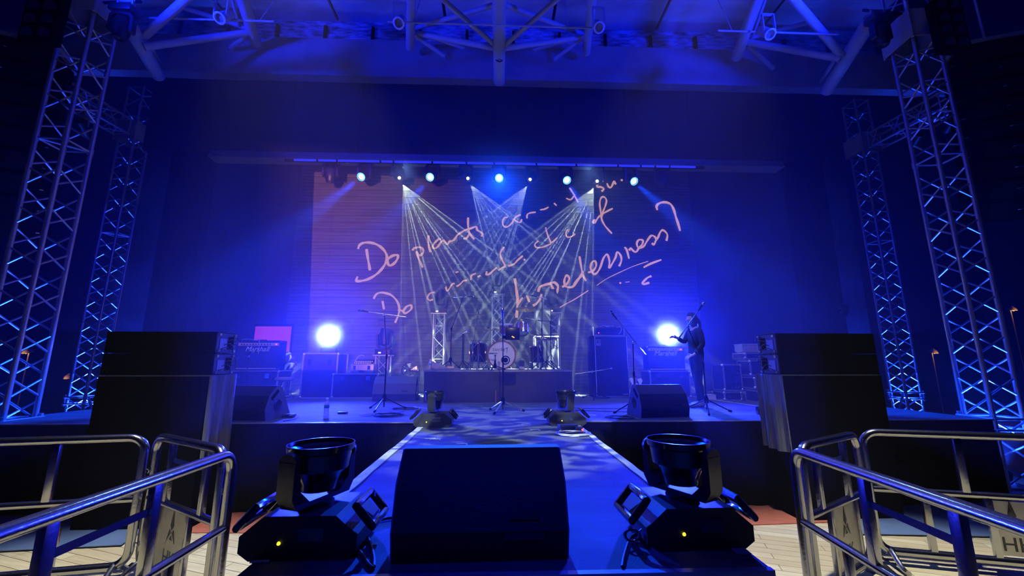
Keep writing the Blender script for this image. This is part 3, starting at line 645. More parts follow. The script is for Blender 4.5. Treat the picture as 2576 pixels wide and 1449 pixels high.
def tower(x, y, H, label, rz, ring, collar=None, legz=0.9, out=()):
    t = thing('truss_tower', label, 'truss tower', (x, y, 0.0), rz, 'truss towers')
    MB().box((0, 0, 0.03), (0.62, 0.62, 0.05), bev=0.008).build('base_plate', ALU, t)
    e = bpy.data.objects.new('mast', None); COL.objects.link(e); e.parent = t; e.location = (0, 0, 0.055)
    truss_parts(e, H - 0.055, S_, 0.318, near=(0, 1) if x < 0 else (0, 3), rings=ring)
    # base sleeve with cross tubes and clamps
    mb = MB()
    for zz in (legz, legz + 0.16):
        for k_ in range(4):
            a = [(-1, -1), (1, -1), (1, 1), (-1, 1)][k_]; b = [(-1, -1), (1, -1), (1, 1), (-1, 1)][(k_ + 1) % 4]
            mb.tube((a[0] * .27, a[1] * .27, zz), (b[0] * .27, b[1] * .27, zz), 0.02, 10)
    for sx in (-1, 1):
        for sy in (-1, 1): mb.tube((sx * .245, sy * .245, legz - 0.06), (sx * .245, sy * .245, legz + 0.22), 0.034, 12)
    mb.build('sleeve', ALU, t)
    if collar:
        mb = MB(); q = 0.29
        for sx, sy, dx, dy in ((0, -q, 0.62, 0.012), (0, q, 0.62, 0.012), (-q, 0, 0.012, 0.62), (q, 0, 0.012, 0.62)):
            mb.box((sx, sy, collar), (dx, dy, 0.55))
        for sx in (-1, 1):
            for sy in (-1, 1):
                mb.tube((sx * q, sy * q, collar - .3), (sx * q, sy * q, collar + .3), 0.02, 8); mb.ball((sx * q, sy * q * 0.6, collar + .31), 0.03, 8)
        mb.build('sleeve_block', STRUTM, t)
    R = Matrix.Rotation(-rz, 4, 'Z')
    for ex, ey, ez in out:       # outrigger legs, given in world
        q = R @ Vector((ex - x, ey - y, 0)); q.z = ez
        d = Vector((q.x, q.y, 0)).normalized()
        a = Vector((d.x * .3, d.y * .3, legz + 0.12))
        l = MB().tube(a, q, 0.024, 12).tube(a + Vector((0, 0, .05)), q + Vector((0, 0, .05)) - d * .1, 0.014, 10)
        l.tube(q, q + Vector((0, 0, -ez + 0.02)), 0.016, 8).box((q.x, q.y, 0.012), (0.16, 0.16, 0.02))
        l.build('outrigger', ALU, t)
    # small par lamp inside the foot
    p = bpy.data.objects.new('uplight', None); COL.objects.link(p); p.parent = t; p.location = (0, 0, 0.1)
    MB().lathe([(0.03, 0), (0.06, 0.02), (0.075, 0.12), (0.08, 0.2), (0.07, 0.2), (0.06, 0.14)], 16).build('housing', BLK, p)
    MB().lathe([(0.06, 0.15), (0.001, 0.155)], 16).build('lens', LENSB, p)
    spot('tower_light', (x, y, 0.34), (x, y, 6), 1500 if y < 8 else 3200, (0.008, 0.045, 1.0), 75, 0.6, 0.05)
    return t
q1 = onz(240, 1172, 0.12); q2 = onz(2258, 1180, 0.12)
tower(-7.0, 6.2, 8.9, 'near left truss tower, tallest on the left, with glowing blue lacing', 0.06, (5.28,), 7.9, 0.93, [(q1.x, q1.y, 0.12)])
tower(7.68, 6.2, 8.9, 'near right truss tower, tallest on the right, with glowing blue lacing', -0.10, (5.32,), 7.9, 0.90, [(q2.x, q2.y, 0.12)])
tower(-10.33, 10.8, 9.65, 'thinner looking far left truss tower with a square sleeve block', -0.02, (5.25,), 8.25, 0.9, [(-8.6, 9.6, 0.12)])
tower(11.05, 10.8, 9.8, 'thinner looking far right truss tower with a square sleeve block', 0.0, (5.27,), 8.35, 0.95, [(9.4, 9.7, 0.12)] )
def hbeam(x0, y0, x1, y1, z, label):
    t = thing('horizontal_truss', label, 'truss', (x0, y0, z)); d = Vector((x1 - x0, y1 - y0, 0)); L = d.length
    t.rotation_euler = d.to_track_quat('Z', 'Y').to_euler()
    truss_parts(t, L, S_, 0.3, rings=(L * 0.5,)); return t
hbeam(-10.35, 10.45, -10.6, 6.8, 8.28, 'horizontal truss running forward from the far left tower')
hbeam(11.08, 10.45, 11.35, 6.8, 8.31, 'horizontal truss running forward from the far right tower')

# ================================================================== stage lights
def octa(hw, h, ch):
    return [(-hw + ch * .5, 0), (hw - ch * .5, 0), (hw, 0.03), (hw, h * 0.55), (hw - ch, h), (-hw + ch, h), (-hw, h * 0.55), (-hw, 0.03)]
def moving_wash(label, x, y, z, yaw, group=None, pan=0.9):
    t = thing('moving_head_light', label, 'moving light', (x, y, z), yaw, group)
    MB().prism(octa(0.235, 0.165, 0.09), -0.155, 0.155, 'y').build('base', BLK, t, angle=25)
    MB().box((0.05, -0.157, 0.095), (0.10, 0.004, 0.05)).build('display', LENSD, t)
    MB().lathe([(0.007, 0), (0.006, 0.004)], 10, MX((-0.075, -0.156, 0.065), (math.pi / 2, 0, 0))).build('indicator', YEL_LED, t)
    for s in (-1, 1):
        mb = MB(); M = MX((s * 0.228, 0, 0.13), (0, s * math.radians(48), 0))
        pts = []
        for i in range(16):
            a = i / 16 * 2 * math.pi; cx_ = 0.055 * (1 if math.cos(a) > 0 else -1) * min(1, abs(math.cos(a)) * 1.5); cy_ = 0.10 * (1 if math.sin(a) > 0 else -1) * min(1, abs(math.sin(a)) * 1.5)
            pts.append((cx_, cy_, 0.02))
        mb.path(pts, 0.017, 8, True, M)
        mb.build('handle', BLKG, t)
    yk = bpy.data.objects.new('yoke', None); COL.objects.link(yk); yk.parent = t; yk.rotation_euler = (0, 0, pan); yk.location = (0, 0, 0.16); yk.scale = (0.98, 0.98, 0.78)
    MB().lathe([(0.07, -0.005), (0.075, 0.02), (0.06, 0.03)], 20).build('turntable', BLK, yk)
    arm = MB().prism([(-0.155, 0.03), (0.155, 0.03), (0.185, 0.09), (0.185, 0.27), (0.17, 0.29), (0.155, 0.27), (0.145, 0.12), (0.09, 0.055), (-0.09, 0.055), (-0.145, 0.12), (-0.155, 0.27), (-0.17, 0.29), (-0.185, 0.27), (-0.185, 0.09)], -0.045, 0.045, 'y')
    for s in (-1, 1): arm.lathe([(0.05, 0), (0.055, 0.012), (0.05, 0.028)], 18, MX((s * 0.155, 0, 0.265), (0, math.pi / 2 * s, 0)))
    arm.build('bracket', BLK, yk, angle=30)
    hd = MB().lathe([(0.03, 0.08), (0.075, 0.085), (0.085, 0.13), (0.10, 0.17), (0.125, 0.20), (0.135, 0.29), (0.145, 0.30), (0.147, 0.335), (0.142, 0.335), (0.138, 0.31), (0.12, 0.295), (0.001, 0.29)], 30).build('lamp_head', BLKG, yk, angle=28)
    for s in (-1, 1): MB().box((s * 0.09, -0.12, 0.012), (0.05, 0.03, 0.024)).build('foot', BLKM, t)
    return t
moving_wash('large black moving head light pointing up at the near left end of the runway', -0.80, 1.97, SZ, 0.0, 'runway moving lights', 1.2)
moving_wash('large black moving head light pointing up at the near right end of the runway', 0.87, 2.0, SZ, 0.03, 'runway moving lights', -1.1)
moving_wash('small looking moving head light where the runway meets the stage, left side', -0.79, 5.36, SZ, 0.0, 'runway moving lights', 1.45)
moving_wash('small looking moving head light where the runway meets the stage, right side beside coiled cable', 0.90, 5.42, SZ, 0.0, 'runway moving lights', -1.35)

def hung_head(label, x, y, z, target, kind, group='moving lights on the bar'):
    """kind: off / white / blue ; hangs from z downward"""
    t = thing('hung_moving_light', label, 'moving light', (x, y, z), 0, group)
    MB().box((0, 0, -0.06), (0.36, 0.22, 0.12), bev=0.015).build('base', BLK, t)
    MB().box((-0.12, 0, 0.05), (0.03, 0.06, 0.16)).box((0.12, 0, 0.05), (0.03, 0.06, 0.16)).tube((-0.15, 0, 0.13), (0.15, 0, 0.13), 0.02, 8).build('clamp', STRUTM, t)
    if 'bar' in group: MB().box((0.03, -0.1125, -0.085), (0.045, 0.006, 0.02)).build('display', WHT_LED, t, smooth=False)
    v = Vector(target) - Vector((x, y, z - 0.42))
    pan = math.atan2(v.x, -v.y)
    yk = MB(); R = MX((0, 0, -0.12), (0, 0, pan))
    yk.prism([(-0.11, 0), (0.11, 0), (0.17, -0.06), (0.18, -0.34), (0.15, -0.36), (0.135, -0.32), (0.13, -0.09), (0.09, -0.045), (-0.09, -0.045), (-0.13, -0.09), (-0.135, -0.32), (-0.15, -0.36), (-0.18, -0.34), (-0.17, -0.06)], -0.05, 0.05, 'y', R)
    yk.build('yoke', BLK, t, angle=30)
    q = v.to_track_quat('Z', 'Y').to_matrix().to_4x4(); H = Matrix.Translation((0, 0, -0.42)) @ q
    big = kind == 'blue'
    rr = 0.085 if big else 0.075
    MB().lathe([(0.05, -0.22), (0.10, -0.20), (0.125, -0.1), (0.125, 0.04), (0.11, 0.1), (rr + .02, 0.13), (rr, 0.19), (rr - 0.012, 0.19), (rr - 0.015, 0.165)], 22, H).build('lamp_head', BLK, t, angle=28)
    lm = {'off': GLASSY, 'white': LENSW, 'blue': LENSB}[kind]
    rl_ = rr - 0.014 if kind != 'white' else 0.034
    MB().lathe([(rl_, 0.168), (rl_ * 0.6, 0.178), (0.001, 0.182)], 22, H).build('lens', lm, t)
    if big: MB().lathe([(rr - 0.01, 0.165), (rr, 0.195), (rr + 0.01, 0.19), (rr, 0.16)], 22, H, closed=True).build('lens_ring', RINGB, t)
    if kind == 'white': MB().lathe([(rr - 0.012, 0.166), (rl_, 0.166)], 22, H).build('lens_surround', BLKM, t)
    return t
kinds = ['off', 'blue', 'white', 'blue', 'white', 'blue', 'white', 'blue', 'white', 'blue', 'off']
tg = {0: (-3.9, 8.6, 1.1), 1: (-4.2, 2.6, 1.2), 2: (-0.55, 5.2, 2.6), 3: (-2.5, 2.6, 2.2), 4: (1.25, 4.9, 3.0), 5: (0.05, 2.5, 2.4), 6: (-1.25, 4.9, 3.0), 7: (2.2, 2.6, 1.2), 8: (0.65, 5.2, 2.6), 9: (4.6, 2.6, 1.2), 10: (3.9, 8.6, 1.1)}
ordn = ['first', 'second', 'third', 'fourth', 'fifth', 'middle', 'seventh', 'eighth', 'ninth', 'tenth', 'last']
desc = {'off': 'unlit moving head with a glinting lens', 'blue': 'moving head with a round bright blue-white lens', 'white': 'moving head throwing a fan of white rays'}
for i in range(11):
    hung_head('%s, %s from the left on the bar' % (desc[kinds[i]], ordn[i]), LX[i], LAMP_Y - 0.1, LZ + 0.42, tg[i], kinds[i])
# loose cable on the bar
tag(MB().path(smoothp([at(850, 420, 8.9), at(852, 405, 8.9), at(866, 408, 8.9), at(878, 410, 8.9), at(882, 403, 8.9)]), 0.008, 6).build('loose_cable', CABLEL), 'loose pale cable hanging beside the first light on the bar', 'cable')

# heads on short truss towers behind the drums
def short_tower(x, y, z0, H, label, hl):
    t = thing('short_truss_stand', label, 'truss stand', (x, y, z0), 0.0, 'truss stands on stage')
    h = 0.14; cs = [(-h, -h), (h, -h), (h, h), (-h, h)]
    for c in cs: MB().tube((*c, 0.02), (*c, H), 0.019, 10).build('chord', ALU, t)
    mb = MB(); n = max(2, int(H / 0.26)); st_ = (H - 0.04) / n
    for k_ in range(4):
        a = cs[k_]; b = cs[(k_ + 1) % 4]
        for i in range(n):
            p, q = (a, b) if i % 2 else (b, a); mb.tube((*p, 0.02 + i * st_), (*q, 0.02 + (i + 1) * st_), 0.009, 6)
            if i % 3 == 0: mb.tube((*a, 0.02 + i * st_), (*b, 0.02 + i * st_), 0.009, 6)
        mb.tube((*a, H), (*b, H), 0.01, 6)
    mb.build('lacing', ALU, t)
    MB().box((0, 0, 0.01), (0.42, 0.42, 0.02)).build('base_plate', ALU, t); MB().box((0, 0, H + 0.012), (0.40, 0.40, 0.02)).build('top_plate', ALU, t)
    if hl:
        m = thing('stand_moving_light', hl, 'moving light', (x, y, z0 + H + 0.023), 0.0, 'moving lights on truss stands')
        MB().box((0, 0, 0.07), (0.36, 0.26, 0.14), bev=0.02).build('base', BLK, m)
        MB().box((-0.06, -0.132, 0.05), (0.06, 0.006, 0.03)).build('display', WHT_LED, m, smooth=False)
        MB().prism([(-0.10, 0.14), (0.10, 0.14), (0.17, 0.20), (0.19, 0.46), (0.155, 0.49), (0.14, 0.44), (0.13, 0.24), (0.08, 0.18), (-0.08, 0.18), (-0.13, 0.24), (-0.14, 0.44), (-0.155, 0.49), (-0.19, 0.46), (-0.17, 0.20)], -0.06, 0.06, 'y').build('yoke', BLK, m, angle=30)
        MB().lathe([(0.05, 0.22), (0.12, 0.25), (0.135, 0.35), (0.13, 0.50), (0.10, 0.57), (0.095, 0.64), (0.08, 0.645), (0.001, 0.63)], 22).build('lamp_head', BLK, m, angle=28)
    return t
short_tower(-1.53, 10.7, SZ, 2.05, 'short truss stand behind the drum riser on the left, glowing blue', 'black moving head on the truss stand left of the drums')
short_tower(0.0, 10.75, SZ, 2.58, 'tall middle truss stand straight behind the drums', 'black moving head on the middle truss stand, highest of the three')
short_tower(1.5, 10.7, SZ, 2.08, 'short truss stand behind the drum riser on the right', 'black moving head on the truss stand right of the drums')
p = at(962, 940, 9.9)
short_tower(p.x, 9.9, SZ, 0.95, 'low bright truss stand between the mixer case and the riser', 'black moving head on the low truss stand behind the left microphone')

# the two heads blazing into the hall
def blazing(P_, label):
    m = thing('blazing_wash_light', label, 'moving light', (P_.x, P_.y, P_.z - 0.42), 0.0, 'wash lights facing the hall')
    MB().box((0, 0.05, 0.07), (0.36, 0.26, 0.14), bev=0.02).build('base', BLK, m)
    MB().prism([(-0.12, 0.14), (0.12, 0.14), (0.20, 0.22), (0.21, 0.44), (0.18, 0.47), (0.165, 0.42), (0.155, 0.26), (0.10, 0.19), (-0.10, 0.19), (-0.155, 0.26), (-0.165, 0.42), (-0.18, 0.47), (-0.21, 0.44), (-0.20, 0.22)], 0.02, 0.12, 'y').build('yoke', BLK, m, angle=30)
    H = Matrix.Translation((0, 0.16, 0.42)) @ (Vector((0, -1, 0.0)).to_track_quat('Z', 'Y').to_matrix().to_4x4())
    MB().lathe([(0.05, -0.12), (0.12, -0.1), (0.15, 0.0), (0.15, 0.10), (0.14, 0.10)], 24, H).build('lamp_head', BLK, m, angle=28)
    MB().lathe([(0.135, 0.095), (0.08, 0.11), (0.001, 0.115)], 24, H).build('lens', glow('blazing_lens', (0.75, 0.85, 1.0), 60), m)
    return m
blazing(BL, 'wash light shining straight into the hall from the left side of the stage')
blazing(BR, 'wash light shining straight into the hall from the right side of the stage')

# lights hung on the towers and side trusses
hung_head('black moving head hung on the top of the near left tower', -6.28, 6.0, 7.75, (-6.2, 5.5, 0), 'off', 'moving lights on the towers')
hung_head('black moving head hung on the top of the near right tower', 6.85, 6.0, 8.05, (6.9, 5.5, 0), 'off', 'moving lights on the towers')
tag(MB().tube((-6.75, 6.05, 7.88), (-6.05, 6.0, 7.88), 0.024, 10).build('tower_arm', BLKM), 'short black pipe arm holding the light on the near left tower', 'pipe')
tag(MB().tube((7.4, 6.05, 8.18), (6.6, 6.0, 8.18), 0.024, 10).build('tower_arm', BLKM), 'short black pipe arm holding the light on the near right tower', 'pipe')
for i, (x, y, lab) in enumerate([(-10.5, 9.6, 'can lamp hung under the left side truss, nearer the far tower'), (-10.55, 8.8, 'can lamp hung under the left side truss, further forward'), (11.15, 9.4, 'can lamp hung under the right side truss, nearer the far tower'), (11.2, 8.6, 'can lamp hung under the right side truss, further forward')]):
    t = thing('side_can_lamp', lab, 'spotlight', (x, y, 7.75), 0, 'can lamps under the side trusses')
    H = MX((0, 0, 0), (math.radians(60), 0, 0.3 if i < 2 else -0.3))
    MB().lathe([(0.05, -0.3), (0.10, -0.26), (0.11, 0.1), (0.13, 0.12), (0.13, 0.15), (0.115, 0.15), (0.10, 0.05)], 18, H).build('body', BLK, t)
    MB().lathe([(0.10, 0.05), (0.001, 0.08)], 18, H).build('lens', GLASSY, t)
    MB().box((-0.14, 0, 0.12), (0.012, 0.03, 0.26)).box((0.14, 0, 0.12), (0.012, 0.03, 0.26)).box((0, 0, 0.25), (0.29, 0.03, 0.012)).tube((0, 0, 0.25), (0, 0, 0.47), 0.012, 8).build('yoke', STRUTM, t)

# blinder and loudspeaker arrays high on both sides
def blinder(px, py, y, label):
    P_ = at(px, py, y); t = thing('audience_blinder', label, 'blinder light', P_, 0, 'audience blinders')
    MB().box((0, 0.08, 0), (0.52, 0.14, 0.98), bev=0.01).tube((-.27, .05, .0), (-.27, .05, .62), .012, 8).tube((.27, .05, 0), (.27, .05, .62), .012, 8).tube((-.27, .05, .62), (.27, .05, .62), .012, 8).build('housing', BLKM, t)
    for i in range(2):
        for j in range(4):
            c = Vector((-0.125 + 0.25 * i, 0.0, 0.36 - 0.24 * j))
            MB().lathe([(0.095, 0.0), (0.085, -0.02), (0.06, -0.045), (0.02, -0.055), (0.001, -0.03)], 16, MX(c, (math.pi / 2 + 0.25, 0, 0))).build('lamp', GLASSY, t)
    return t
blinder(100, 32, 5.6, 'eight lamp blinder panel high at the upper left')
blinder(2398, 60, 5.6, 'eight lamp blinder panel high at the upper right')
def array(px, py, y, n, label, rz):
    P_ = at(px, py, y); t = thing('line_array', label, 'loudspeaker array', P_, rz, 'hung loudspeaker arrays')
    z = 0.0; yy = 0.0; ang = 0.0
    for i in range(n):
        a = math.radians(1 + i * 1.6)
        M = MX((0, yy, z), (a, 0, 0))
        mb = MB().prism([(-0.30, -0.18), (0.32, -0.13), (0.32, 0.13), (-0.30, 0.18)], -0.55, 0.55, 'x', M)
        c = mb.build('cabinet', BLKM, t, smooth=False)
        MB().box((0, -0.305, 0), (1.0, 0.012, 0.30), M).build('grille', GRILLE, c, smooth=False)
        hd_ = MB()
        for sx in (-1, 1): hd_.path([(sx * 0.556, -0.06, -0.03), (sx * 0.59, -0.05, -0.03), (sx * 0.59, 0.07, -0.03), (sx * 0.556, 0.08, -0.03)], 0.012, 6, M=M)
        hd_.path([(-0.12, -0.318, 0.0), (-0.1, -0.345, 0.0), (0.0, -0.345, 0.0), (0.02, -0.318, 0.0)], 0.010, 6, M=M)
        hd_.build('handle', CHROME, c)
        z -= 0.37 * math.cos(a); yy += 0.37 * math.sin(a) * 0.9
    MB().box((0, 0, 0.28), (1.1, 0.5, 0.08)).tube((0, 0, 0.3), (0, 0, 1.6), 0.02, 8).build('fly_frame', STRUTM, t)
    return t
array(48, 150, 6.4, 9, 'tall black loudspeaker array hanging at the far left edge', 0.35)
array(2490, 150, 6.4, 9, 'tall black loudspeaker array hanging at the far right edge', -0.35)

# ================================================================== steel crowd barricades
BT, BB, BM = 1.20, 0.12, 0.67
def barricade(a, b, label, up_posts=(0.28, 0.72), low_posts=(0.3, 0.7), plate=True, r=0.036, plate_side=-1, bar=True, hk=True, feet=True):
    a = Vector((a[0], a[1], 0)); b = Vector((b[0], b[1], 0)); L = (b - a).length
    t = thing('crowd_barricade', label, 'barricade', a, math.atan2(b.y - a.y, b.x - a.x), 'steel crowd barricades')
    rad = 0.13; pts = []
    for cx_, cz, a0 in ((L - rad, BT - rad, 0), (rad, BT - rad, 90), (rad, BB + rad, 180), (L - rad, BB + rad, 270)):
        for i in range(7):
            an = math.radians(a0 + 15 * i); pts.append((cx_ + rad * math.cos(an), 0, cz + rad * math.sin(an)))
    MB().path(pts, r, 14, True, nrm=(0, 1, 0)).build('frame', STEEL, t)
    MB().tube((r * .6, 0, BM), (L - r * .6, 0, BM), r * 0.80, 12).build('middle_rail', STEEL, t)
    for u in up_posts: MB().box((u * L, 0, (BM + BT) / 2), (0.062, 0.042, BT - BM - 0.01), bev=0.006).build('post', STEEL, t)
    for u in low_posts: MB().box((u * L, 0, (BB + BM) / 2), (0.055, 0.038, BM - BB - 0.01), bev=0.006).build('post', STEEL, t)
    if bar: MB().box(((up_posts[0] + up_posts[1]) / 2 * L, 0, BT - 0.17), ((up_posts[1] - up_posts[0]) * L, 0.012, 0.038)).build('flat_bar', STEEL, t)
    if plate:
        x0 = low_posts[0] * L; x1 = low_posts[1] * L
        pl_ = MB().box(((x0 + x1) / 2, 0, (BB + BM) / 2), (x1 - x0 - 0.04, 0.006, BM - BB - 0.06)).build('plate', STEELP, t)
        if hk:
            s = plate_side; c = (x0 + x1) / 2; w_ = min(0.19, (x1 - x0) * .33); y = s * 0.0045
            dk = mat('plate_cutout', (0.02, 0.02, 0.022), 0.6, bump=(20, 0.05))
            e = MB()
            def tri(ps): e.prism([(c + q[0] * w_, 0.46 + q[1] * w_) for q in ps], y - 0.001, y + 0.001, 'y')
            tri([(0, 1.0), (0.16, 0.35), (0, 0.15), (-0.16, 0.35)]); tri([(-0.2, 0.2), (-0.04, 0.05), (-0.42, -0.35)]); tri([(0.2, 0.2), (0.04, 0.05), (0.42, -0.35)]); tri([(0, -0.05), (0.14, -0.25), (-0.14, -0.25)])
            e.build('emblem', dk, pl_, smooth=False)
            M = Matrix.Translation((c, y, 0.27)) @ Matrix.Rotation(math.pi / 2, 4, 'X')
            if s > 0: M = Matrix.Translation((c, y, 0.27)) @ Matrix.Rotation(math.pi, 4, 'Z') @ Matrix.Rotation(math.pi / 2, 4, 'X')
            text_mesh('lettering', 'HK', 0.16, dk, pl_, M, 0.001)
    for z in (0.92, 0.3):    # hinge loops at the end
        MB().path([(L + 0.02, 0, z), (L + 0.05, 0.0, z), (L + 0.06, 0, z - 0.02), (L + 0.05, 0, z - 0.035)], 0.006, 8).build('hook', STEEL, t)
    if feet:
        for u in (0.04, 0.96):
            MB().path(smoothp([(u * L, -0.24, 0.03), (u * L, -0.16, 0.035), (u * L, -0.03, 0.13), (u * L, 0.03, 0.13), (u * L, 0.16, 0.035), (u * L, 0.24, 0.03)]), 0.023, 10).build('foot', STEEL, t)
    return t
def G(px, py): p = onz(px, py, BT); return (p.x, p.y)
# left: back panel, corner panel, long near panel
aA = G(370, 1100); aB0 = G(398, 1097); aB1 = G(566, 1133); aC0 = (-2.03, 3.36); aC1 = (-1.99, 0.95)
dirA = Vector((-4.36 - aA[0], 3.87 - aA[1])).normalized() * 2.2
barricade((aA[0] + dirA.x, aA[1] + dirA.y), aA, 'left back barricade panel in front of the near left truss tower', (0.40, 0.99 - 0.47 * 0 - 0.30 + 0.0), (0.47, 0.74), plate=False, bar=False)
barricade(aB0, aB1, 'left corner barricade panel with an emblem plate, turned towards the runway', (0.28, 0.80), (0.22, 0.66), bar=True)
barricade(aC0, aC1, 'left near barricade panel running into the lower left corner of the photo', (0.30, 0.545), (0.22, 0.62), plate=False, plate_side=1)
# right
bA0 = G(2165, 1086); bB0 = G(2150, 1092); bB1 = G(2012, 1124); bC0 = (2.38, 3.32); bC1 = (2.10, 0.95)
dirB = Vector((4.92 - bA0[0], 3.76 - bA0[1])).normalized() * 2.2
barricade(bA0, (bA0[0] + dirB.x, bA0[1] + dirB.y), 'right back barricade panel with an emblem plate in front of the near right truss tower', (0.35, 0.85), (0.2, 0.42), plate=False, bar=False)
t_ = thing('barricade_plate', 'steel plate with an emblem and HK lettering on the right back barricade', 'plate', (bA0[0], bA0[1], 0), math.atan2(dirB.y, dirB.x))
dk = MATS['plate_cutout']
MB().box((1.16, 0.0, 0.40), (0.46, 0.006, 0.46)).build('panel', STEELP, t_)
c = 1.08; w_ = 0.2; e = MB()
for ps in ([(0, 1.0), (0.16, 0.35), (0, 0.15), (-0.16, 0.35)], [(-0.2, 0.2), (-0.04, 0.05), (-0.42, -0.35)], [(0.2, 0.2), (0.04, 0.05), (0.42, -0.35)], [(0, -0.05), (0.14, -0.25), (-0.14, -0.25)]):
    e.prism([(c + q[0] * w_, 0.44 + q[1] * w_) for q in ps], -0.006, -0.0035, 'y')
e.build('emblem', dk, t_, smooth=False)
text_mesh('lettering', 'HK', 0.17, dk, t_, Matrix.Translation((c, -0.0045, 0.26)) @ Matrix.Rotation(math.pi / 2, 4, 'X'), 0.001)
barricade(bB1, bB0, 'right corner barricade panel with an emblem plate, turned towards the runway', (0.22, 0.72), (0.34, 0.80), bar=True)
barricade(bC1, bC0, 'right near barricade panel running into the lower right corner of the photo', (0.455, 0.70), (0.4, 0.80), plate=False)
for sx, x, y in ((-1, -1.75, 1.72), (1, 1.62, 1.95)):
    tag(MB().path(smoothp([(x - sx * 0.12, y - .1, 0.6), (x - sx * .02, y, 0.62), (x + sx * 0.1, y + 0.02, 0.6), (x + sx * 0.3, y - 0.05, 0.50), (x + sx * 0.34, y - 0.06, 0.03)]), 0.022, 12).build('bent_steel_tube', STEEL), 'bent steel tube at the bottom of the photo, %s of the runway end' % ('left' if sx < 0 else 'right'), 'steel tube')

# ================================================================== side speaker platforms
def side_pa(sx, xin, label_p, label_s):
    y0, y1 = 5.15, 5.62; W = 1.30; ztop = 1.72; xo = xin + sx * W; xc = (xin + xo) / 2
    t = thing('draped_platform', label_p, 'platform', (xc, (y0 + y1) / 2, 0))
    MB().box((0, 0, ztop / 2), (W, y1 - y0, ztop - 0.002)).build('box', BLKM, t, smooth=False)
    g = drape('grey_cloth', (xin, y0 - 0.02, 0), (xin, y1 + 0.02, 0) if True else 0, 0.78, ztop + 0.015, GCLOTH, 0.035, 0.20, 40, flare=0.0)
    g.location = (-sx * 0.03, 0, 0)
    g.parent = t; g.location = Vector((-sx * 0.035 - xc, -(y0 + y1) / 2, 0))
    MB().box((-sx * 0.02, 0, ztop + 0.008), (W + 0.02, y1 - y0 + 0.02, 0.012)).build('top_cloth', GCLOTH, t, smooth=False)
    for k_, (z0, h) in enumerate(((ztop + 0.016, 0.26), (ztop + 0.285, 0.26))):
        c = thing('side_fill_speaker', label_s[k_], 'loudspeaker', (xc, (y0 + y1) / 2, z0), 0, 'side fill loudspeakers')
        w2 = W / 2
        # trapezoid cabinet, rear panel facing the stage
        ins = 0.0
        MB().prism([(-w2, 0.0), (w2, 0.0), (w2, h), (-w2, h)], -0.22, 0.18, 'y').build('cabinet', BLKM, c, smooth=False)
        x = -sx * (w2 + 0.006)
        MB().box((x, 0, h / 2), (0.012, 0.37, h - 0.015)).build('rear_panel', mat('blue_grey_panel', (0.12, 0.13, 0.16), 0.5, 0.3, bump=(20, 0.1)), c, smooth=False)
        MB().box((x - sx * 0.008, -0.07, h * .45), (0.01, 0.13, h * 0.5)).build('connector_plate', mat('plate_grey', (0.4, 0.42, 0.42), 0.4, 0.4, bump=(20, 0.1)), c, smooth=False)
        MB().box((x - sx * 0.007, 0.08, h * .5), (0.008, 0.11, h * 0.62)).build('handle_recess', BLKM, c, smooth=False)
        mb = MB()
        for j in range(4):
            zz = h * (0.2 + 0.2 * j); mb.path(smoothp([(x - sx * 0.01, -0.1 + 0.05 * j, zz), (x - sx * 0.07, -0.08 + 0.05 * j, zz + 0.02), (x - sx * 0.09, -0.04 + 0.05 * j, zz - 0.03), (x - sx * 0.03, 0.0 + 0.04 * j, zz - 0.05)]), 0.005, 6)
        mb.path(smoothp([(x, -0.16, h), (x - sx * 0.06, -0.1, h + 0.015), (x - sx * 0.1, 0, h + 0.005)]), 0.005, 6); mb.build('cable', mat('dull_cable', (0.12, 0.12, 0.14), 0.35, bump=(30, 0.05)), c)
        mb = MB()
        for yy in (-0.15, 0.15):
            for zz in (0.03, h - 0.03): mb.box((x - sx * 0.012, yy, zz), (0.02, 0.04, 0.03))
        mb.build('rigging_link', CHROME, c, smooth=False)
side_pa(-1, -3.52, 'black draped platform left of the stage with grey cloth on its inner side', ('lower side fill loudspeaker on the left draped platform', 'upper side fill loudspeaker on the left draped platform'))
side_pa(1, 3.68, 'black draped platform right of the stage with grey cloth on its inner side', ('lower side fill loudspeaker on the right draped platform', 'upper side fill loudspeaker on the right draped platform'))

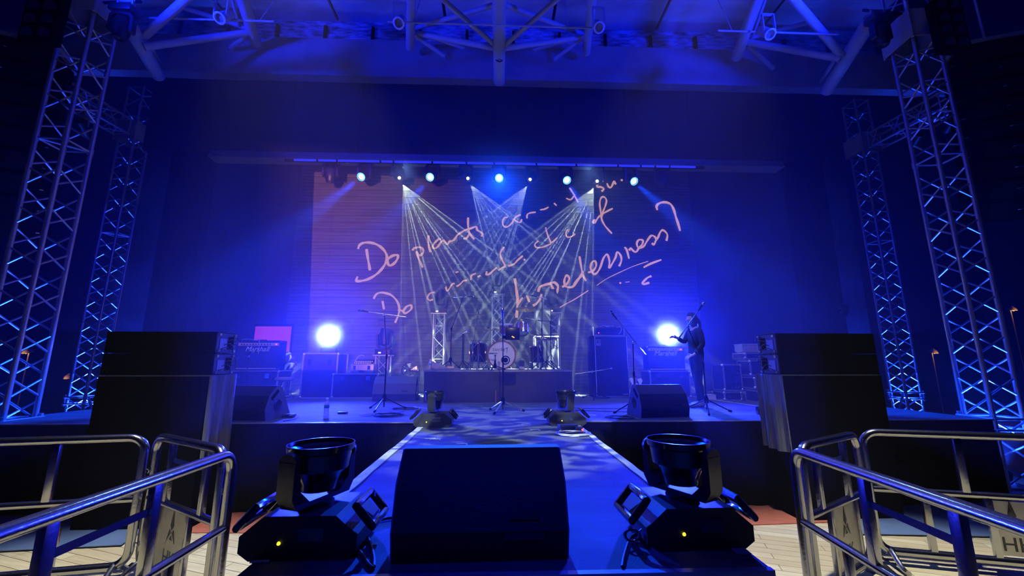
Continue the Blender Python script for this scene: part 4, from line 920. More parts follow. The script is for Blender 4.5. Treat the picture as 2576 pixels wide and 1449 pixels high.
# ================================================================== wedge monitors
def wedge(label, x, y, rz, W=0.86, D=0.60, H=0.46, rear=False, jack=True, group='stage wedge monitors', paint=None):
    """grille faces +y locally"""
    t = thing('wedge_monitor', label, 'monitor speaker', (x, y, SZ), rz, group)
    prof = [(-D * .5 + 0.03, 0.0), (D * .5, 0.0), (D * .5, 0.05), (D * .12, H * .90), (D * .02, H), (-D * .12, H), (-D * .38, H * .72), (-D * .5, H * .30)]
    MB().prism(prof, -W / 2, W / 2, 'x').build('cabinet', paint or mat('textured_black_paint', (0.008, 0.008, 0.010), 0.5, spec=0.35, bump=(150, 0.2)), t, angle=20)
    side = mat('grey_side_panel', (0.16, 0.16, 0.18), 0.6, bump=(200, 0.3))
    for s in (-1, 1):
        c = MB().prism([(a * 0.99, b * 0.99 + 0.002) for a, b in prof], s * (W / 2), s * (W / 2 + 0.006), 'x').build('side_panel', side, t, angle=20)
        MB().lathe([(0.075, 0), (0.08, 0.004), (0.07, 0.007), (0.001, 0.004)], 20, MX((s * (W / 2 + 0.005), -0.02, H * .42), (0, math.pi / 2 * s, 0))).build('pole_socket', BLKG, c)
        MB().box((s * (W / 2 + 0.008), -D * .18, H * .74), (0.004, 0.17, 0.05), rot=(0.75, 0, 0)).build('handle_slot', BLKM, c, smooth=False)
    a = Vector((0, D * .49, 0.06)); b = Vector((0, D * .13, H * .89)); n_ = Vector((0, (b - a).z, -(b - a).y)).normalized(); mid = (a + b) / 2 + n_ * 0.008
    an = math.atan2((b - a).z, -(b - a).y) 
    q = Matrix.Translation(mid) @ Euler((-(math.pi / 2 - an) - math.pi / 2 + math.pi / 2, 0, 0)).to_matrix().to_4x4()
    g = MB(); L = (b - a).length; u = (b - a).normalized()
    vs = []
    for o in (0.0, 0.014):
        for sx in (-1, 1):
            for e in (0.02, 0.98): vs.append(a + u * (L * e) + n_ * o + Vector((sx * (W / 2 - 0.03), 0, 0)))
    g.add(vs, [(0, 1, 3, 2), (4, 5, 7, 6), (0, 1, 5, 4), (2, 3, 7, 6), (0, 2, 6, 4), (1, 3, 7, 5)]).build('grille', GRILLE, t, smooth=False)
    if jack:
        MB().box((W * .25, -D * .46, H * .30), (0.16, 0.03, 0.07), rot=(-0.25, 0, 0)).box((W * .25, -D * .47, H * .42), (0.12, 0.02, 0.02), rot=(-0.25, 0, 0)).box((W * .38, -D * .47, H * .33), (0.1, 0.02, 0.015)).build('connector_panel', BLK, t, smooth=False)
    return t
# big one at the near end, seen from behind
t = wedge('big black wedge monitor at the near end of the runway, seen from behind', 0.0, 0, 0.02, 0.70, 0.50, 0.40)
t.location = (-0.065, 2.0, SZ)
wl = wedge('wedge monitor with a round socket in its grey side, at the left stage edge', -3.52, 6.15, -0.18, 0.80, 0.52, 0.46)
wr = wedge('wedge monitor at the front right edge of the stage before the amplifier', 2.44, 6.25, 0.10, 0.74, 0.52, 0.46)
wb_ = wedge('greyish wedge monitor standing beside the left corner of the drum riser', -2.15, 8.95, 0.05, 0.86, 0.56, 0.50, paint=mat('lit_grey_paint', (0.07, 0.07, 0.08), 0.55, bump=(120, 0.2)))  # cabinet grey lightened to stand in for light on its back
tag(MB().path(smoothp([at(728, 1046, 6.1), at(745, 1042, 6.15), at(748, 1050, 6.0), at(730, 1056, 5.9), at(712, 1058, 5.85)][:5]), 0.008, 6).build('floor_cable', CABLEL), 'pale cable looping out beside the left front wedge', 'cable')

# ================================================================== flight cases, cabinets, amplifiers
def flight_case(label, x0, x1, y, z0, z1, D=0.6, group='flight cases', front=None, castors=False, openf=False, gear=None):
    W = x1 - x0; H = z1 - z0
    t = thing('flight_case', label, 'flight case', ((x0 + x1) / 2, y, z0), 0, group)
    MB().box((0, D / 2, H / 2), (W - 0.02, D - 0.02, H - 0.02)).build('body', LAMW, t, smooth=False)
    e = MB(); b = 0.028; w2 = W / 2
    for zz in (b / 2, H - b / 2):
        e.box((0, 0, zz), (W, b, b)).box((0, D, zz), (W, b, b)).box((-w2 + b / 2, D / 2, zz), (b, D, b)).box((w2 - b / 2, D / 2, zz), (b, D, b))
    for sx in (-1, 1):
        for yy in (0, D): e.box((sx * (w2 - b / 2), yy, H / 2), (b, b, H))
    e.build('edging', EDGE, t, smooth=False)
    c = MB()
    for sx in (-1, 1):
        for zz in (b, H - b): c.ball((sx * (w2 - 0.012), 0.01, zz), 0.036, 10)
    c.build('corner_cap', EDGE, t)
    if not openf:
        for xx in (-W * .28, W * .28): MB().box((xx, -0.012, H * .8), (0.09, 0.015, 0.10)).lathe([(0.02, 0), (0.02, 0.012)], 10, MX((xx, -0.02, H * .8), (math.pi / 2, 0, 0))).build('latch', CHROME, t)
    else:
        MB().box((0, -0.004, H / 2), (W - 0.07, 0.02, H - 0.07)).build('rack_face', BLKG, t, smooth=False)
        k_ = MB(); rr = random.Random(int(x0 * 100 + z0 * 10)); 
        for j in range(int(H / 0.09)):
            zz = 0.08 + j * 0.085
            if zz > H - 0.07: break
            k_.box((0, -0.018, zz + 0.035), (W - 0.12, 0.004, 0.004))
            for q in range(rr.randint(2, 5)): k_.box((rr.uniform(-W / 2 + .1, W / 2 - .1), -0.02, zz), (0.03, 0.01, 0.012))
        k_.build('rack_detail', CHROME, t, smooth=False)
    return t
def combo(label, x0, x1, y, z0, z1, D=0.28, glowy=True):
    W = x1 - x0; H = z1 - z0
    t = thing('guitar_amplifier', label, 'amplifier', ((x0 + x1) / 2, y, z0), 0, 'guitar combo amplifiers')
    MB().box((0, D / 2, H / 2), (W, D, H), bev=0.02).build('cabinet', BLKM, t)
    MB().box((0, -0.006, H * .42), (W - 0.08, 0.014, H * .70)).build('grille_cloth', mat('grille_cloth', (0.016, 0.016, 0.02), 0.9, bump=(300, 0.4)), t, smooth=False)
    cp = MB().box((0, -0.006, H * .865), (W - 0.08, 0.014, H * .10), rot=(0.1, 0, 0)).build('control_panel', GOLD, t, smooth=False)
    k_ = MB()
    for i in range(11): k_.lathe([(0.013, 0), (0.012, 0.02), (0.001, 0.022)], 10, MX((-W * .38 + i * W * .065, -0.014, H * .862), (math.pi / 2, 0, 0)))
    k_.build('knobs', BLKG, cp)
    MB().lathe([(0.012, 0), (0.01, 0.008), (0.001, 0.009)], 10, MX((W * .40, -0.014, H * .865), (math.pi / 2, 0, 0))).build('pilot_light', RED_LED, cp)
    MB().box((0, -0.012, H * .055), (W - 0.10, 0.008, 0.018)).build('piping', GOLD, t, smooth=False)
    text_mesh('logo', 'Marshall', 0.16, WHITEP, t, Matrix.Translation((-0.02, -0.018, H * .70)) @ Matrix.Rotation(math.pi / 2, 4, 'X') @ Matrix.Scale(1.0, 4), 0.003, 0.35)
    MB().box((0, 0.12, H + 0.012), (0.2, 0.03, 0.02)).build('carry_handle', BLKG, t, smooth=False)
    MB().path(smoothp([(-W * .42, 0.02, H + .01), (-W * .3, 0.0, H + 0.03), (-W * .1, -0.02, H + 0.012), (0.0, -0.02, H + 0.03), (0.02, -0.025, H * .8), (0.03, -0.03, H * .55)]), 0.006, 6).build('cable', CABLEL, t)
    cm = MB()
    for sx in (-1, 1):
        for zz in (0.02, H - 0.02): cm.ball((sx * (W / 2 - 0.015), 0.01, zz), 0.025, 8)
    cm.build('corner_cap', CHROME, t)
    return t
flight_case('flight case under the left guitar amplifier', -6.08, -4.95, 9.5, SZ, 1.72, 0.6)
combo('left guitar combo amplifier with gold panel standing on a flight case', -6.02, -5.02, 9.6, 1.72, 2.40)
flight_case('flight case under the right guitar amplifier, behind the front wedge', 3.50, 4.44, 9.3, SZ, 1.71, 0.6)
combo('right guitar combo amplifier standing in the glare beside the person', 3.50, 4.40, 9.4, 1.71, 2.27)
tall = flight_case('tall black case under the left blazing wash light', -4.42, -3.62, 9.45, SZ, 2.11, 0.6)
p = flight_case('low flight case carrying the small mixer box, left of the wedge', -3.70, -2.68, 9.40, SZ, 1.655, 0.55)
flight_case('black case standing behind the right amplifier under the right wash light', 3.88, 4.68, 10.02, SZ, 2.14, 0.6)
# mixer case
t = thing('mixer_case', 'small aluminium case with a lit fader panel on the low flight case', 'mixer case', (-3.10, 9.5, 1.657))
MB().box((0, 0.2, 0.10), (0.52, 0.36, 0.20), bev=0.01).build('body', mat('alu_case', (0.35, 0.36, 0.38), 0.4, 0.6, bump=(30, 0.1)), t)
for xx in (-.16, .16): MB().box((xx, 0.01, 0.12), (0.06, 0.015, 0.09)).build('latch', CHROME, t)
MB().box((0, 0.01, 0.05), (0.14, 0.03, 0.025)).build('handle', CHROME, t)
MB().box((0.0, 0.2, 0.235), (0.44, 0.3, 0.05), rot=(0.35, 0, 0)).build('mixer', BLK, t)
kn = MB()
for i in range(10):
    for j in range(2): kn.box((-0.18 + i * 0.04, 0.06 + j * 0.1, 0.225 + j * 0.036), (0.02, 0.02, 0.02))
kn.build('faders', WHITEP, t, smooth=False)
MB().path(smoothp([(-.2, .1, .22), (-.14, .05, .33), (-.08, .1, .40), (0, .15, .39)]), 0.006, 6).build('cable', CABLEL, t)
# bass cabinet
t = thing('bass_cabinet', 'tall bass speaker cabinet with pale piping, right of the drum riser', 'speaker cabinet', (2.66, 9.55, SZ))
Wc, Hc = 0.86, 1.42
MB().box((0, 0.2, Hc / 2), (Wc, 0.42, Hc - .004), bev=0.015).build('cabinet', BLKM, t)
MB().box((0.04, -0.014, Hc / 2), (Wc - 0.11, 0.012, Hc - 0.06)).build('grille', GRILLE, t, smooth=False)
pp = MB()
x0_, x1_, z0_, z1_ = -Wc / 2 + 0.09, Wc / 2 - 0.01, 0.02, Hc - 0.02
pp.path([(x0_, -0.02, z0_), (x1_, -0.02, z0_), (x1_, -0.02, z1_), (x0_, -0.02, z1_)], 0.008, 6, True); pp.build('piping', mat('pale_piping', (0.7, 0.65, 0.6), 0.6, bump=(40, 0.05)), t)
bd = MB().box((x0_ + 0.08, -0.024, Hc - 0.16), (0.11, 0.008, 0.15)).build('badge', STEELP, t, smooth=False)
MB().torus(0.032, 0.006, 16, 6, MX((x0_ + 0.08, -0.03, Hc - 0.14), (math.pi / 2, 0, 0))).box((x0_ + 0.065, -0.03, Hc - 0.15), (0.01, 0.006, 0.06)).build('emblem', BLKM, bd)
MB().box((x1_ - 0.09, -0.024, 0.07), (0.12, 0.008, 0.03)).build('name_plate', STEELP, t, smooth=False)
t = thing('bass_amplifier', 'bass amplifier head in an open case on top of the tall bass cabinet', 'amplifier', (2.66, 9.55, SZ + Hc))
MB().box((0, 0.2, 0.11), (0.74, 0.38, 0.21), bev=0.012).build('case', LAMW, t)
MB().box((0, -0.006, 0.11), (0.60, 0.02, 0.14)).build('front_panel', BLKG, t, smooth=False)
kn = MB()
for i in range(10): kn.lathe([(0.01, 0), (0.009, 0.015), (0.001, 0.016)], 8, MX((-0.2 + i * 0.05, -0.016, 0.075), (math.pi / 2, 0, 0)))
kn.build('knobs', CHROME, t)
MB().lathe([(0.012, 0), (0.01, 0.006), (0.001, 0.007)], 8, MX((-0.24, -0.016, 0.07), (math.pi / 2, 0, 0))).build('red_light', RED_LED, t)
MB().path(smoothp([(0.2, 0, 0.2), (0.28, -0.03, 0.22), (0.30, -0.04, 0.12), (0.24, -0.03, 0.04)]), 0.006, 6).box((0.0, 0.1, 0.235), (0.08, 0.06, 0.03)).path(smoothp([(-.2, .05, .22), (-.1, .0, .25), (0, .05, .24), (.15, .02, .235)]), 0.006, 6).build('cable', CABLEL, t)
e = MB()
for sx in (-1, 1): e.box((sx * 0.37, -0.01, 0.11), (0.02, 0.03, 0.21))
e.box((0, -0.01, 0.01), (0.74, 0.03, 0.02)).build('edging', EDGE, t, smooth=False)
# rack stack at the right
rk = [('upright open rack case of cables, left end of the right hand stack', 4.80, 5.20, 8.55, 1.30, 1.86), ('open rack case, second layer of the right hand stack', 5.24, 5.72, 8.30, 1.62, 1.94),
      ('wide open rack case, lower layer of the right hand stack', 5.24, 5.82, 8.20, 1.36, 1.60), ('bottom rack case with cables in the right hand stack', 5.18, 5.78, 8.00, SZ, 1.345),
      ('flat case under the upright one of the right hand stack', 4.78, 5.16, 8.55, SZ, 1.29), ('top rack case under the crate in the right hand stack', 5.22, 5.74, 8.40, 1.955, 2.10),
      ('rack case at the right end of the stack beside the platform cloth', 6.0, 6.5, 8.6, 1.62, 2.12), ('black case at the bottom right end of the stack', 5.90, 6.5, 8.3, SZ, 1.61)]
for lab, a, b, y, z0, z1 in rk: flight_case(lab, a, b, y, z0, z1, 0.45, 'rack cases stacked at the right', openf=True)
t = thing('plastic_crate', 'grey slatted plastic crate on top of the right hand rack stack', 'crate', (5.48, 8.62, 2.103))
cr = MB()
GREYP = mat('grey_crate', (0.35, 0.36, 0.4), 0.5, bump=(30, 0.1))
for k_ in range(22):
    u = -0.21 + k_ * 0.02; cr.box((u * 1.06, -0.14, 0.09), (0.011, 0.008, 0.15)).box((u * 1.06, 0.14, 0.09), (0.011, 0.008, 0.15))
cr.box((0, -0.145, 0.175), (0.50, 0.014, 0.02)).box((0, 0.145, 0.175), (0.50, 0.014, 0.02)).box((0, 0, 0.008), (0.42, 0.28, 0.012)).box((-.24, 0, .1), (.01, .29, .17)).box((.24, 0, .1), (.01, .29, .17)).box((0, -0.142, 0.02), (0.44, 0.012, 0.02))
cr.build('basket', GREYP, t, smooth=False)
MB().box((0.08, 0, 0.08), (0.2, 0.2, 0.12)).box((-0.12, 0.02, 0.06), (0.12, 0.18, 0.09)).build('contents', WHITEP, t, smooth=False)
tag(MB().box((4.62, 8.85, SZ + 0.055), (0.2, 0.16, 0.10), rot=(0, 0, 0.3)).box((4.62, 8.85, SZ + 0.108), (0.21, 0.17, 0.008), rot=(0, 0, 0.3)).build('small_white_box', WHITEP, smooth=False), 'small pale box on the floor left of the rack stack', 'box')
# magenta lit panel behind left amp
pm = mat('side_screen', (0.35, 0.16, 0.3), 0.6, emit=(0.62, 0.05, 0.42), estr=0.38, noise=(2, (0.3, 0.1, 0.3)))
t = thing('lit_side_screen', 'magenta lit screen standing behind the left amplifier', 'screen', (-6.02, 11.05, 1.15))
MB().box((0, 0, 1.02), (0.94, 0.03, 1.36)).build('screen', pm, t, smooth=False)
MB().box((0, 0.05, 1.74), (1.0, 0.06, 0.05)).box((-0.48, 0.05, 0.87), (0.04, 0.06, 1.74)).box((0.48, 0.05, 0.87), (0.04, 0.06, 1.74)).build('frame', BLKM, t, smooth=False)
MB().box((-0.48, 0, -0.01), (0.08, 0.5, 0.03)).box((0.48, 0, -0.01), (0.08, 0.5, 0.03)).build('foot', BLKM, t, smooth=False)
# stool
t = thing('round_stool', 'round padded stool beside the left amplifier case', 'stool', (-4.68, 9.25, SZ))
MB().lathe([(0.001, 0.40), (0.16, 0.40), (0.19, 0.42), (0.19, 0.455), (0.16, 0.475), (0.001, 0.48)], 24).build('seat', mat('stool_pad', (0.25, 0.2, 0.25), 0.6, bump=(20, 0.2)), t)
for k_ in range(3):
    a = k_ * 2.094 + 0.4; MB().tube((0.03 * math.cos(a), 0.03 * math.sin(a), 0.38), (0.2 * math.cos(a), 0.2 * math.sin(a), 0.01), 0.011, 8).build('leg', CHROME, t)
MB().tube((0, 0, 0.15), (0, 0, 0.41), 0.016, 10).build('post', CHROME, t)
# fan
t = thing('floor_fan', 'round floor fan between the left wedge and the riser', 'fan', (-2.05, 9.75, SZ))
MF = MX((0, 0, 0.62), (math.pi / 2, 0, 0))
g = MB().torus(0.19, 0.008, 28, 6, MF)
for rr in (0.05, 0.09, 0.13, 0.16): g.torus(rr, 0.003, 24, 5, MF)
for k_ in range(12): a = k_ * math.pi / 6; g.tube((0.02 * math.cos(a), -0.02, 0.62 + 0.02 * math.sin(a)), (0.19 * math.cos(a), 0, 0.62 + 0.19 * math.sin(a)), 0.003, 5)
g.build('guard', CHROME, t)
b_ = MB()
for k_ in range(4):
    a = k_ * math.pi / 2 + .3; b_.prism([(0.03 * math.cos(a), 0.62 + 0.03 * math.sin(a)), (0.16 * math.cos(a - .35), 0.62 + 0.16 * math.sin(a - .35)), (0.17 * math.cos(a + .3), 0.62 + 0.17 * math.sin(a + .3))], 0.04, 0.05, 'y')
b_.build('blade', GREYP, t); MB().lathe([(0.03, 0), (0.05, 0.03), (0.05, 0.12), (0.001, 0.13)], 16, MX((0, 0.02, 0.62), (-math.pi / 2, 0, 0))).build('motor', BLK, t)
MB().path([(-0.21, 0.05, 0.62), (-0.21, 0.05, 0.36), (-0.16, 0.05, 0.32), (0.16, 0.05, 0.32), (0.21, 0.05, 0.36), (0.21, 0.05, 0.62)], 0.01, 8).tube((0, 0.05, 0.0), (0, 0.05, 0.32), 0.015, 8).box((0, 0.05, 0.015), (0.34, 0.26, 0.03), bev=0.01).build('stand', CHROME, t)
# bottles
def bottle(x, y, z, label, s=1.0):
    t = thing('water_bottle', label, 'bottle', (x, y, z), 0, 'water bottles')
    MB().lathe([(0.001, 0.002), (0.03, 0.0), (0.033, 0.02), (0.030, 0.06), (0.033, 0.10), (0.033, 0.15), (0.026, 0.18), (0.013, 0.205), (0.013, 0.215)], 18, Matrix.Scale(s, 4)).build('body', CLEARP, t)
    MB().lathe([(0.0335, 0.105), (0.0345, 0.107), (0.0345, 0.145), (0.0335, 0.147)], 18, Matrix.Scale(s, 4), True).build('label', mat('bottle_label', (0.05, 0.35, 0.45), 0.5, bump=(20, 0.05)), t)
    MB().lathe([(0.016, 0.212), (0.016, 0.235), (0.001, 0.237)], 14, Matrix.Scale(s, 4)).build('cap', WHITEP, t)
pb = onz(820, 1047, SZ); bottle(pb.x, pb.y, SZ, 'clear water bottle standing on the stage left of the runway', 1.12)
bottle(-1.40, 8.62, RZ, 'clear water bottle on the left front corner of the drum riser', 0.95)

# ================================================================== microphone stands
def tripod(mb, r, n=3, ph=0.5, zt=0.22, rr=0.011):
    for k_ in range(n):
        a = ph + k_ * 2 * math.pi / n; mb.tube((0.02 * math.cos(a), 0.02 * math.sin(a), zt), (r * math.cos(a), r * math.sin(a), 0.015), rr, 8)
    return mb
def mic_stand(label, base, top, mic_end, tail=None, mic='vocal', ph=0.5, legr=0.33, z0=SZ, group='microphone stands', legz=0.2, mk=True):
    """base (x,y), top = boom pivot world point, mic_end = world point of boom end"""
    t = thing('microphone_stand', label, 'microphone stand', (base[0], base[1], z0), 0, group)
    o = Vector((base[0], base[1], z0)); tp = Vector(top) - o
    MB().tube((0, 0, 0.05), (0, 0, tp.z * .55), 0.013, 10).tube((0, 0, tp.z * .55), tuple(tp), 0.009, 10).build('pole', BLKG, t)
    if label.startswith('tall centre'): MB().tube((0, 0, tp.z * .8), tuple(tp), 0.013, 10).build('upper_tube', CHROME, t)
    MB().lathe([(0.03, legz - 0.05), (0.035, legz + 0.02), (0.02, legz + 0.07)], 12).lathe([(0.016, tp.z * .55 - .04), (0.02, tp.z * .55), (0.014, tp.z * .55 + .04)], 12).build('collar', BLKM, t)
    for k_ in range(3):
        a = ph + k_ * 2 * math.pi / 3; d = (math.cos(a), math.sin(a))
        l = MB().tube((0.02 * d[0], 0.02 * d[1], legz), (legr * d[0], legr * d[1], 0.022), 0.010, 8).build('leg', CHROME if group.startswith('mic') and label.startswith('tall centre') else BLKG, t)
        MB().tube((legr * 0.93 * d[0], legr * .93 * d[1], 0.03), (legr * 1.05 * d[0], legr * 1.05 * d[1], 0.018), 0.017, 8).build('rubber_foot', BLKM, l)
    me_ = Vector(mic_end) - o
    tl = (Vector(tail) - o) if tail is not None else tp
    if (me_ - tl).length > 0.1:
        MB().tube(tl, me_, 0.008, 8).ball(tp, 0.026, 10).tube(tl, tl + (me_ - tl).normalized() * 0.1, 0.013, 8).build('boom', CHROME, t)
    if mk:
        d = (me_ - (tl if (me_ - tl).length > 0.1 else Vector((0, 0, 0)))).normalized()
        m = thing('microphone', 'microphone on the ' + label, 'microphone', o + me_, 0, 'microphones')
        q = d.to_track_quat('Z', 'Y').to_matrix().to_4x4()
        MB().lathe([(0.008, -0.01), (0.011, 0.0), (0.016, 0.11), (0.018, 0.12)], 12, q).build('body', BLKG, m)
        MB().lathe([(0.018, 0.118), (0.026, 0.128), (0.027, 0.15), (0.022, 0.17), (0.001, 0.178)], 14, q).build('mesh_head', CHROME, m)
    return t
# centre stand with straight microphone and a dark screen plate
b0 = onz(1265, 1037, SZ)
mt = at(1266, 845, b0.y + 0.0)
ct = mic_stand('tall centre microphone stand at the front of the stage', (b0.x, b0.y), (b0.x - 0.01, b0.y, mt.z + 0.3), (b0.x - 0.012, b0.y, mt.z + 0.30), None, ph=0.12, legr=0.34, legz=0.17)
# the plate
t = thing('screen_holder', 'dark tablet plate clamped on the centre microphone stand, with a glowing painted orange glint', 'tablet', (b0.x + 0.0, b0.y, mt.z - 0.02))
MB().box((0.155, -0.03, 0.05), (0.24, 0.014, 0.20), bev=0.006).build('tablet', BLKG, t); MB().box((0.02, -0.015, 0.0), (0.07, 0.05, 0.05), bev=0.01).tube((0.0, 0, 0), (0.1, -0.02, 0.02), 0.01, 8).build('clamp', BLKM, t)
MB().box((0.15, -0.038, 0.152), (0.26, 0.008, 0.008)).build('top_edge', CHROME, t, smooth=False)
MB().box((0.165, -0.039, 0.0), (0.05, 0.004, 0.018), rot=(0, 0.5, 0)).build('glint', glow('painted_glint', (1, 0.45, 0.05), 1.5), t, smooth=False)  # glowing patch painted on as the orange highlight
# left vocal stand with horizontal boom
bl = onz(965, 1032, SZ); yb = bl.y
mic_stand('left vocal microphone stand with a level boom', (bl.x, yb), at(967, 792, yb), at(926, 784, yb), at(1022, 798, yb), ph=0.4, legr=0.36)
# right stand, boom rising to the left
br_ = onz(1600, 1040, SZ); yr = br_.y
mic_stand('right vocal microphone stand with a steep boom rising to the left', (br_.x, yr), at(1592, 862, yr), at(1551, 802, yr), at(1624, 893, yr), ph=3.3, legr=0.36)
# person stand, boom rising to the right
bp_ = onz(1760, 1034, SZ); yp = bp_.y - 0.25
mic_stand('far right microphone stand in front of the standing person', (bp_.x, yp), at(1730, 822, yp), at(1757, 781, yp), at(1708, 850, yp), ph=0.1, legr=0.4)
# low stand in front of bass cabinet
ls_ = onz(1497, 1004, SZ); yl = ls_.y
mic_stand('low microphone stand in front of the tall bass cabinet', (ls_.x, yl), at(1490, 935, yl), at(1522, 930, yl), at(1447, 941, yl), ph=0.2, legr=0.32, legz=0.12)
# stand for the left amp mic
mic_stand('low microphone stand before the left guitar amplifier', (-5.45, 9.15), (-5.45, 9.15, 2.02), at(619, 892, 9.2), at(585, 905, 9.2), ph=0.2, legr=0.28, legz=0.12)
# overhead stands on the riser
mic_stand('left overhead microphone stand beside the drums', (-1.02, 9.0), at(1166, 747, 9.0), at(1176, 746, 9.0), at(1140, 747, 9.0), z0=RZ, ph=0.8, legr=0.28, mk=True)
mic_stand('right overhead microphone stand beside the drums', (1.0, 9.0), at(1364, 751, 9.0), at(1350, 746, 9.0), at(1376, 752, 9.0), z0=RZ, ph=0.3, legr=0.28, mk=True)
mic_stand('small microphone stand in front of the bass drum', (-0.04, 8.52), (-0.04, 8.52, RZ + 0.30), at(1252, 889, 8.5), at(1230, 889, 8.5), z0=RZ, ph=0.2, legr=0.2, legz=0.08, mk=False)

# ================================================================== drum riser and kit
t = thing('drum_riser', 'black skirted drum riser with a pale front edge in the middle of the stage', 'riser', (0.03, 8.4, SZ))
MB().box((0, 1.2, 0.60), (3.02, 2.4, 0.075)).build('deck', mat('riser_carpet', (0.05, 0.055, 0.07), 0.7, noise=(4, (0.09, 0.1, 0.12)), bump=(150, 0.3)), t, smooth=False)
MB().box((0, -0.008, 0.622), (3.03, 0.02, 0.03)).build('front_edging', EDG, t, smooth=False)
SK = mat('riser_skirt_cloth', (0.05, 0.045, 0.045), 0.95, noise=(3, (0.075, 0.068, 0.065), (1, 1, 1)), bump=(5, 0.9, (2.0, 1, 0.8)))
d_ = drape('skirt', (-1.50, -0.02, 0), (1.50, -0.02, 0), 0.005, 0.60, SK, 0.018, 0.9, 90); d_.parent = t
d_ = drape('skirt', (1.51, 0.0, 0), (1.51, 2.38, 0), 0.005, 0.60, SK, 0.018, 0.8, 40); d_.parent = t
d_ = drape('skirt', (-1.51, 2.38, 0), (-1.51, 0.0, 0), 0.005, 0.60, SK, 0.018, 0.8, 40); d_.parent = t
tag(MB().box((0, 0, 0.12), (0.012, 0.012, 0.24)).build('orange_stick', CABLEO, loc=(at(1247, 1010, 8.33).x, 8.33, SZ)), 'thin orange stick leaning low against the riser skirt', 'stick')
RT_ = RZ
# bass drum
bx, by = at(1262, 887, 8.8).x, 8.80
t = thing('bass_drum', 'bass drum with a white head lettered SUNSET, in the middle of the riser', 'bass drum', (bx, by, RT_))
bdz = 0.315; BR_ = 0.30
MBd = MX((0, 0, bdz), (-math.pi / 2, 0, 0))
MB().lathe([(BR_ - 0.01, 0.0), (BR_ - 0.004, 0.0), (BR_ - 0.004, 0.42), (BR_ - 0.01, 0.42)], 36, MBd, True).build('shell', WOODB, t)
MB().lathe([(BR_ - 0.018, -0.012), (BR_ + 0.012, -0.012), (BR_ + 0.012, 0.03), (BR_ - 0.002, 0.03)], 40, MBd, True).build('front_hoop', WOODB, t)
MB().lathe([(BR_ - 0.014, -0.004), (BR_ - 0.014, 0.006), (0.001, 0.006), (0.001, -0.004)][:2] + [(0.001, 0.006)], 40, MBd).build('front_head', HEADSKIN, t)
MB().lathe([(0.001, 0), (BR_ - 0.014, 0.0)], 40, MX((0, -0.006 + 0.004, bdz), (math.pi / 2, 0, 0))).build('front_head_skin', HEADSKIN, t)
cc = (0.085, -0.11)
MB().torus(0.085, 0.010, 26, 8, MX((cc[0], -0.010, bdz + cc[1]), (math.pi / 2, 0, 0))).build('port_ring', BLKM, t)
MB().lathe([(0.001, 0.002), (0.05, 0.002), (0.052, 0.006), (0.001, 0.006)], 20, MX((cc[0], -0.004, bdz + cc[1]), (math.pi / 2, 0, 0))).build('port_hole', BLKM, t)
lg = MB()
for k_ in range(10):
    a = k_ * math.pi / 5 + 0.3; lg.box(((BR_ + 0.012) * math.cos(a), 0.12, bdz + (BR_ + 0.012) * math.sin(a)), (0.022, 0.06, 0.022)).tube(((BR_ + 0.014) * math.cos(a), -0.02, bdz + (BR_ + 0.014) * math.sin(a)), ((BR_ + 0.014) * math.cos(a), 0.12, bdz + (BR_ + 0.014) * math.sin(a)), 0.004, 5)
lg.build('lugs', CHROME, t)
for s in (-1, 1): MB().tube((s * 0.27, 0.08, 0.18), (s * 0.40, -0.02, 0.01), 0.010, 8).build('spur', CHROME, t)
# lettering strokes SUNSET.
LT = {'S': [[(.8, 1), (.2, .8), (.5, .5), (.75, .35), (.1, 0)]], 'U': [[(.1, .8), (.15, .2), (.5, .1), (.8, .3), (.85, .85)]], 'N': [[(.1, .1), (.15, .9), (.75, .1), (.85, 1)]],
      'E': [[(.8, .9), (.2, .75), (.2, .1), (.85, .05)], [(.2, .45), (.7, .5)]], 'T': [[(0, .85), (1.1, 1.1)], [(.6, 1.0), (.55, -.7)]], '.': [[(.2, .05), (.25, .1)]]}
mb = MB(); x = -0.20
for i, ch in enumerate('SUNSET.'):
    for s in LT[ch]:
        mb.path([(x + a * 0.05, -0.009, bdz + 0.08 + b * 0.062 + 0.006 * (i % 2)) for a, b in s], 0.0052, 6, nrm=(0, 1, 0), flat=0.3)
    x += 0.057
mb.build('lettering', BLKM, t)
def drum(label, x, y, z, r, h, m, tilt=0.0, legs=False, bottom=True, kind='tom', cat='drum', skin=HEADSKIN):
    t = thing(kind, label, cat, (x, y, z), 0, 'drums of the kit')
    M = MX((0, 0, 0), (tilt, 0, 0))
    MB().lathe([(r - .006, 0), (r, 0.0), (r, h), (r - .006, h)], 28, M, True).build('shell', m, t)
    for zz in (0, h): MB().lathe([(r, zz - 0.015), (r + 0.01, zz - 0.012), (r + 0.01, zz + 0.012), (r, zz + 0.015)], 28, M, True).build('hoop', CHROME, t)
    MB().lathe([(0.001, h + 0.002), (r, h + 0.002), (r, h - 0.002), (0.001, h - 0.002)], 28, M).build('head', skin, t)
    MB().lathe([(0.001, 0.002), (r, 0.002), (r, -0.002), (0.001, -0.002)], 28, M).build('bottom_head', HEADBLUE, t)
    lg = MB()
    for k_ in range(8):
        a = k_ * math.pi / 4 + 0.2; c, s = math.cos(a), math.sin(a); lg.box((r * c, r * s, h * .5), (0.02, 0.02, 0.05), M).tube(M @ Vector(((r + .008) * c, (r + .008) * s, 0)), M @ Vector(((r + .008) * c, (r + .008) * s, h)), 0.004, 5)
    lg.build('lugs', CHROME, t)
    if legs:
        for k_ in range(3):
            a = k_ * 2.09 + .5; MB().tube(((r + .02) * math.cos(a), (r + .02) * math.sin(a), h * .6), ((r + .02) * math.cos(a), (r + .02) * math.sin(a), -z + RT_ + 0.005), 0.008, 8).build('leg', CHROME, t)
    return t
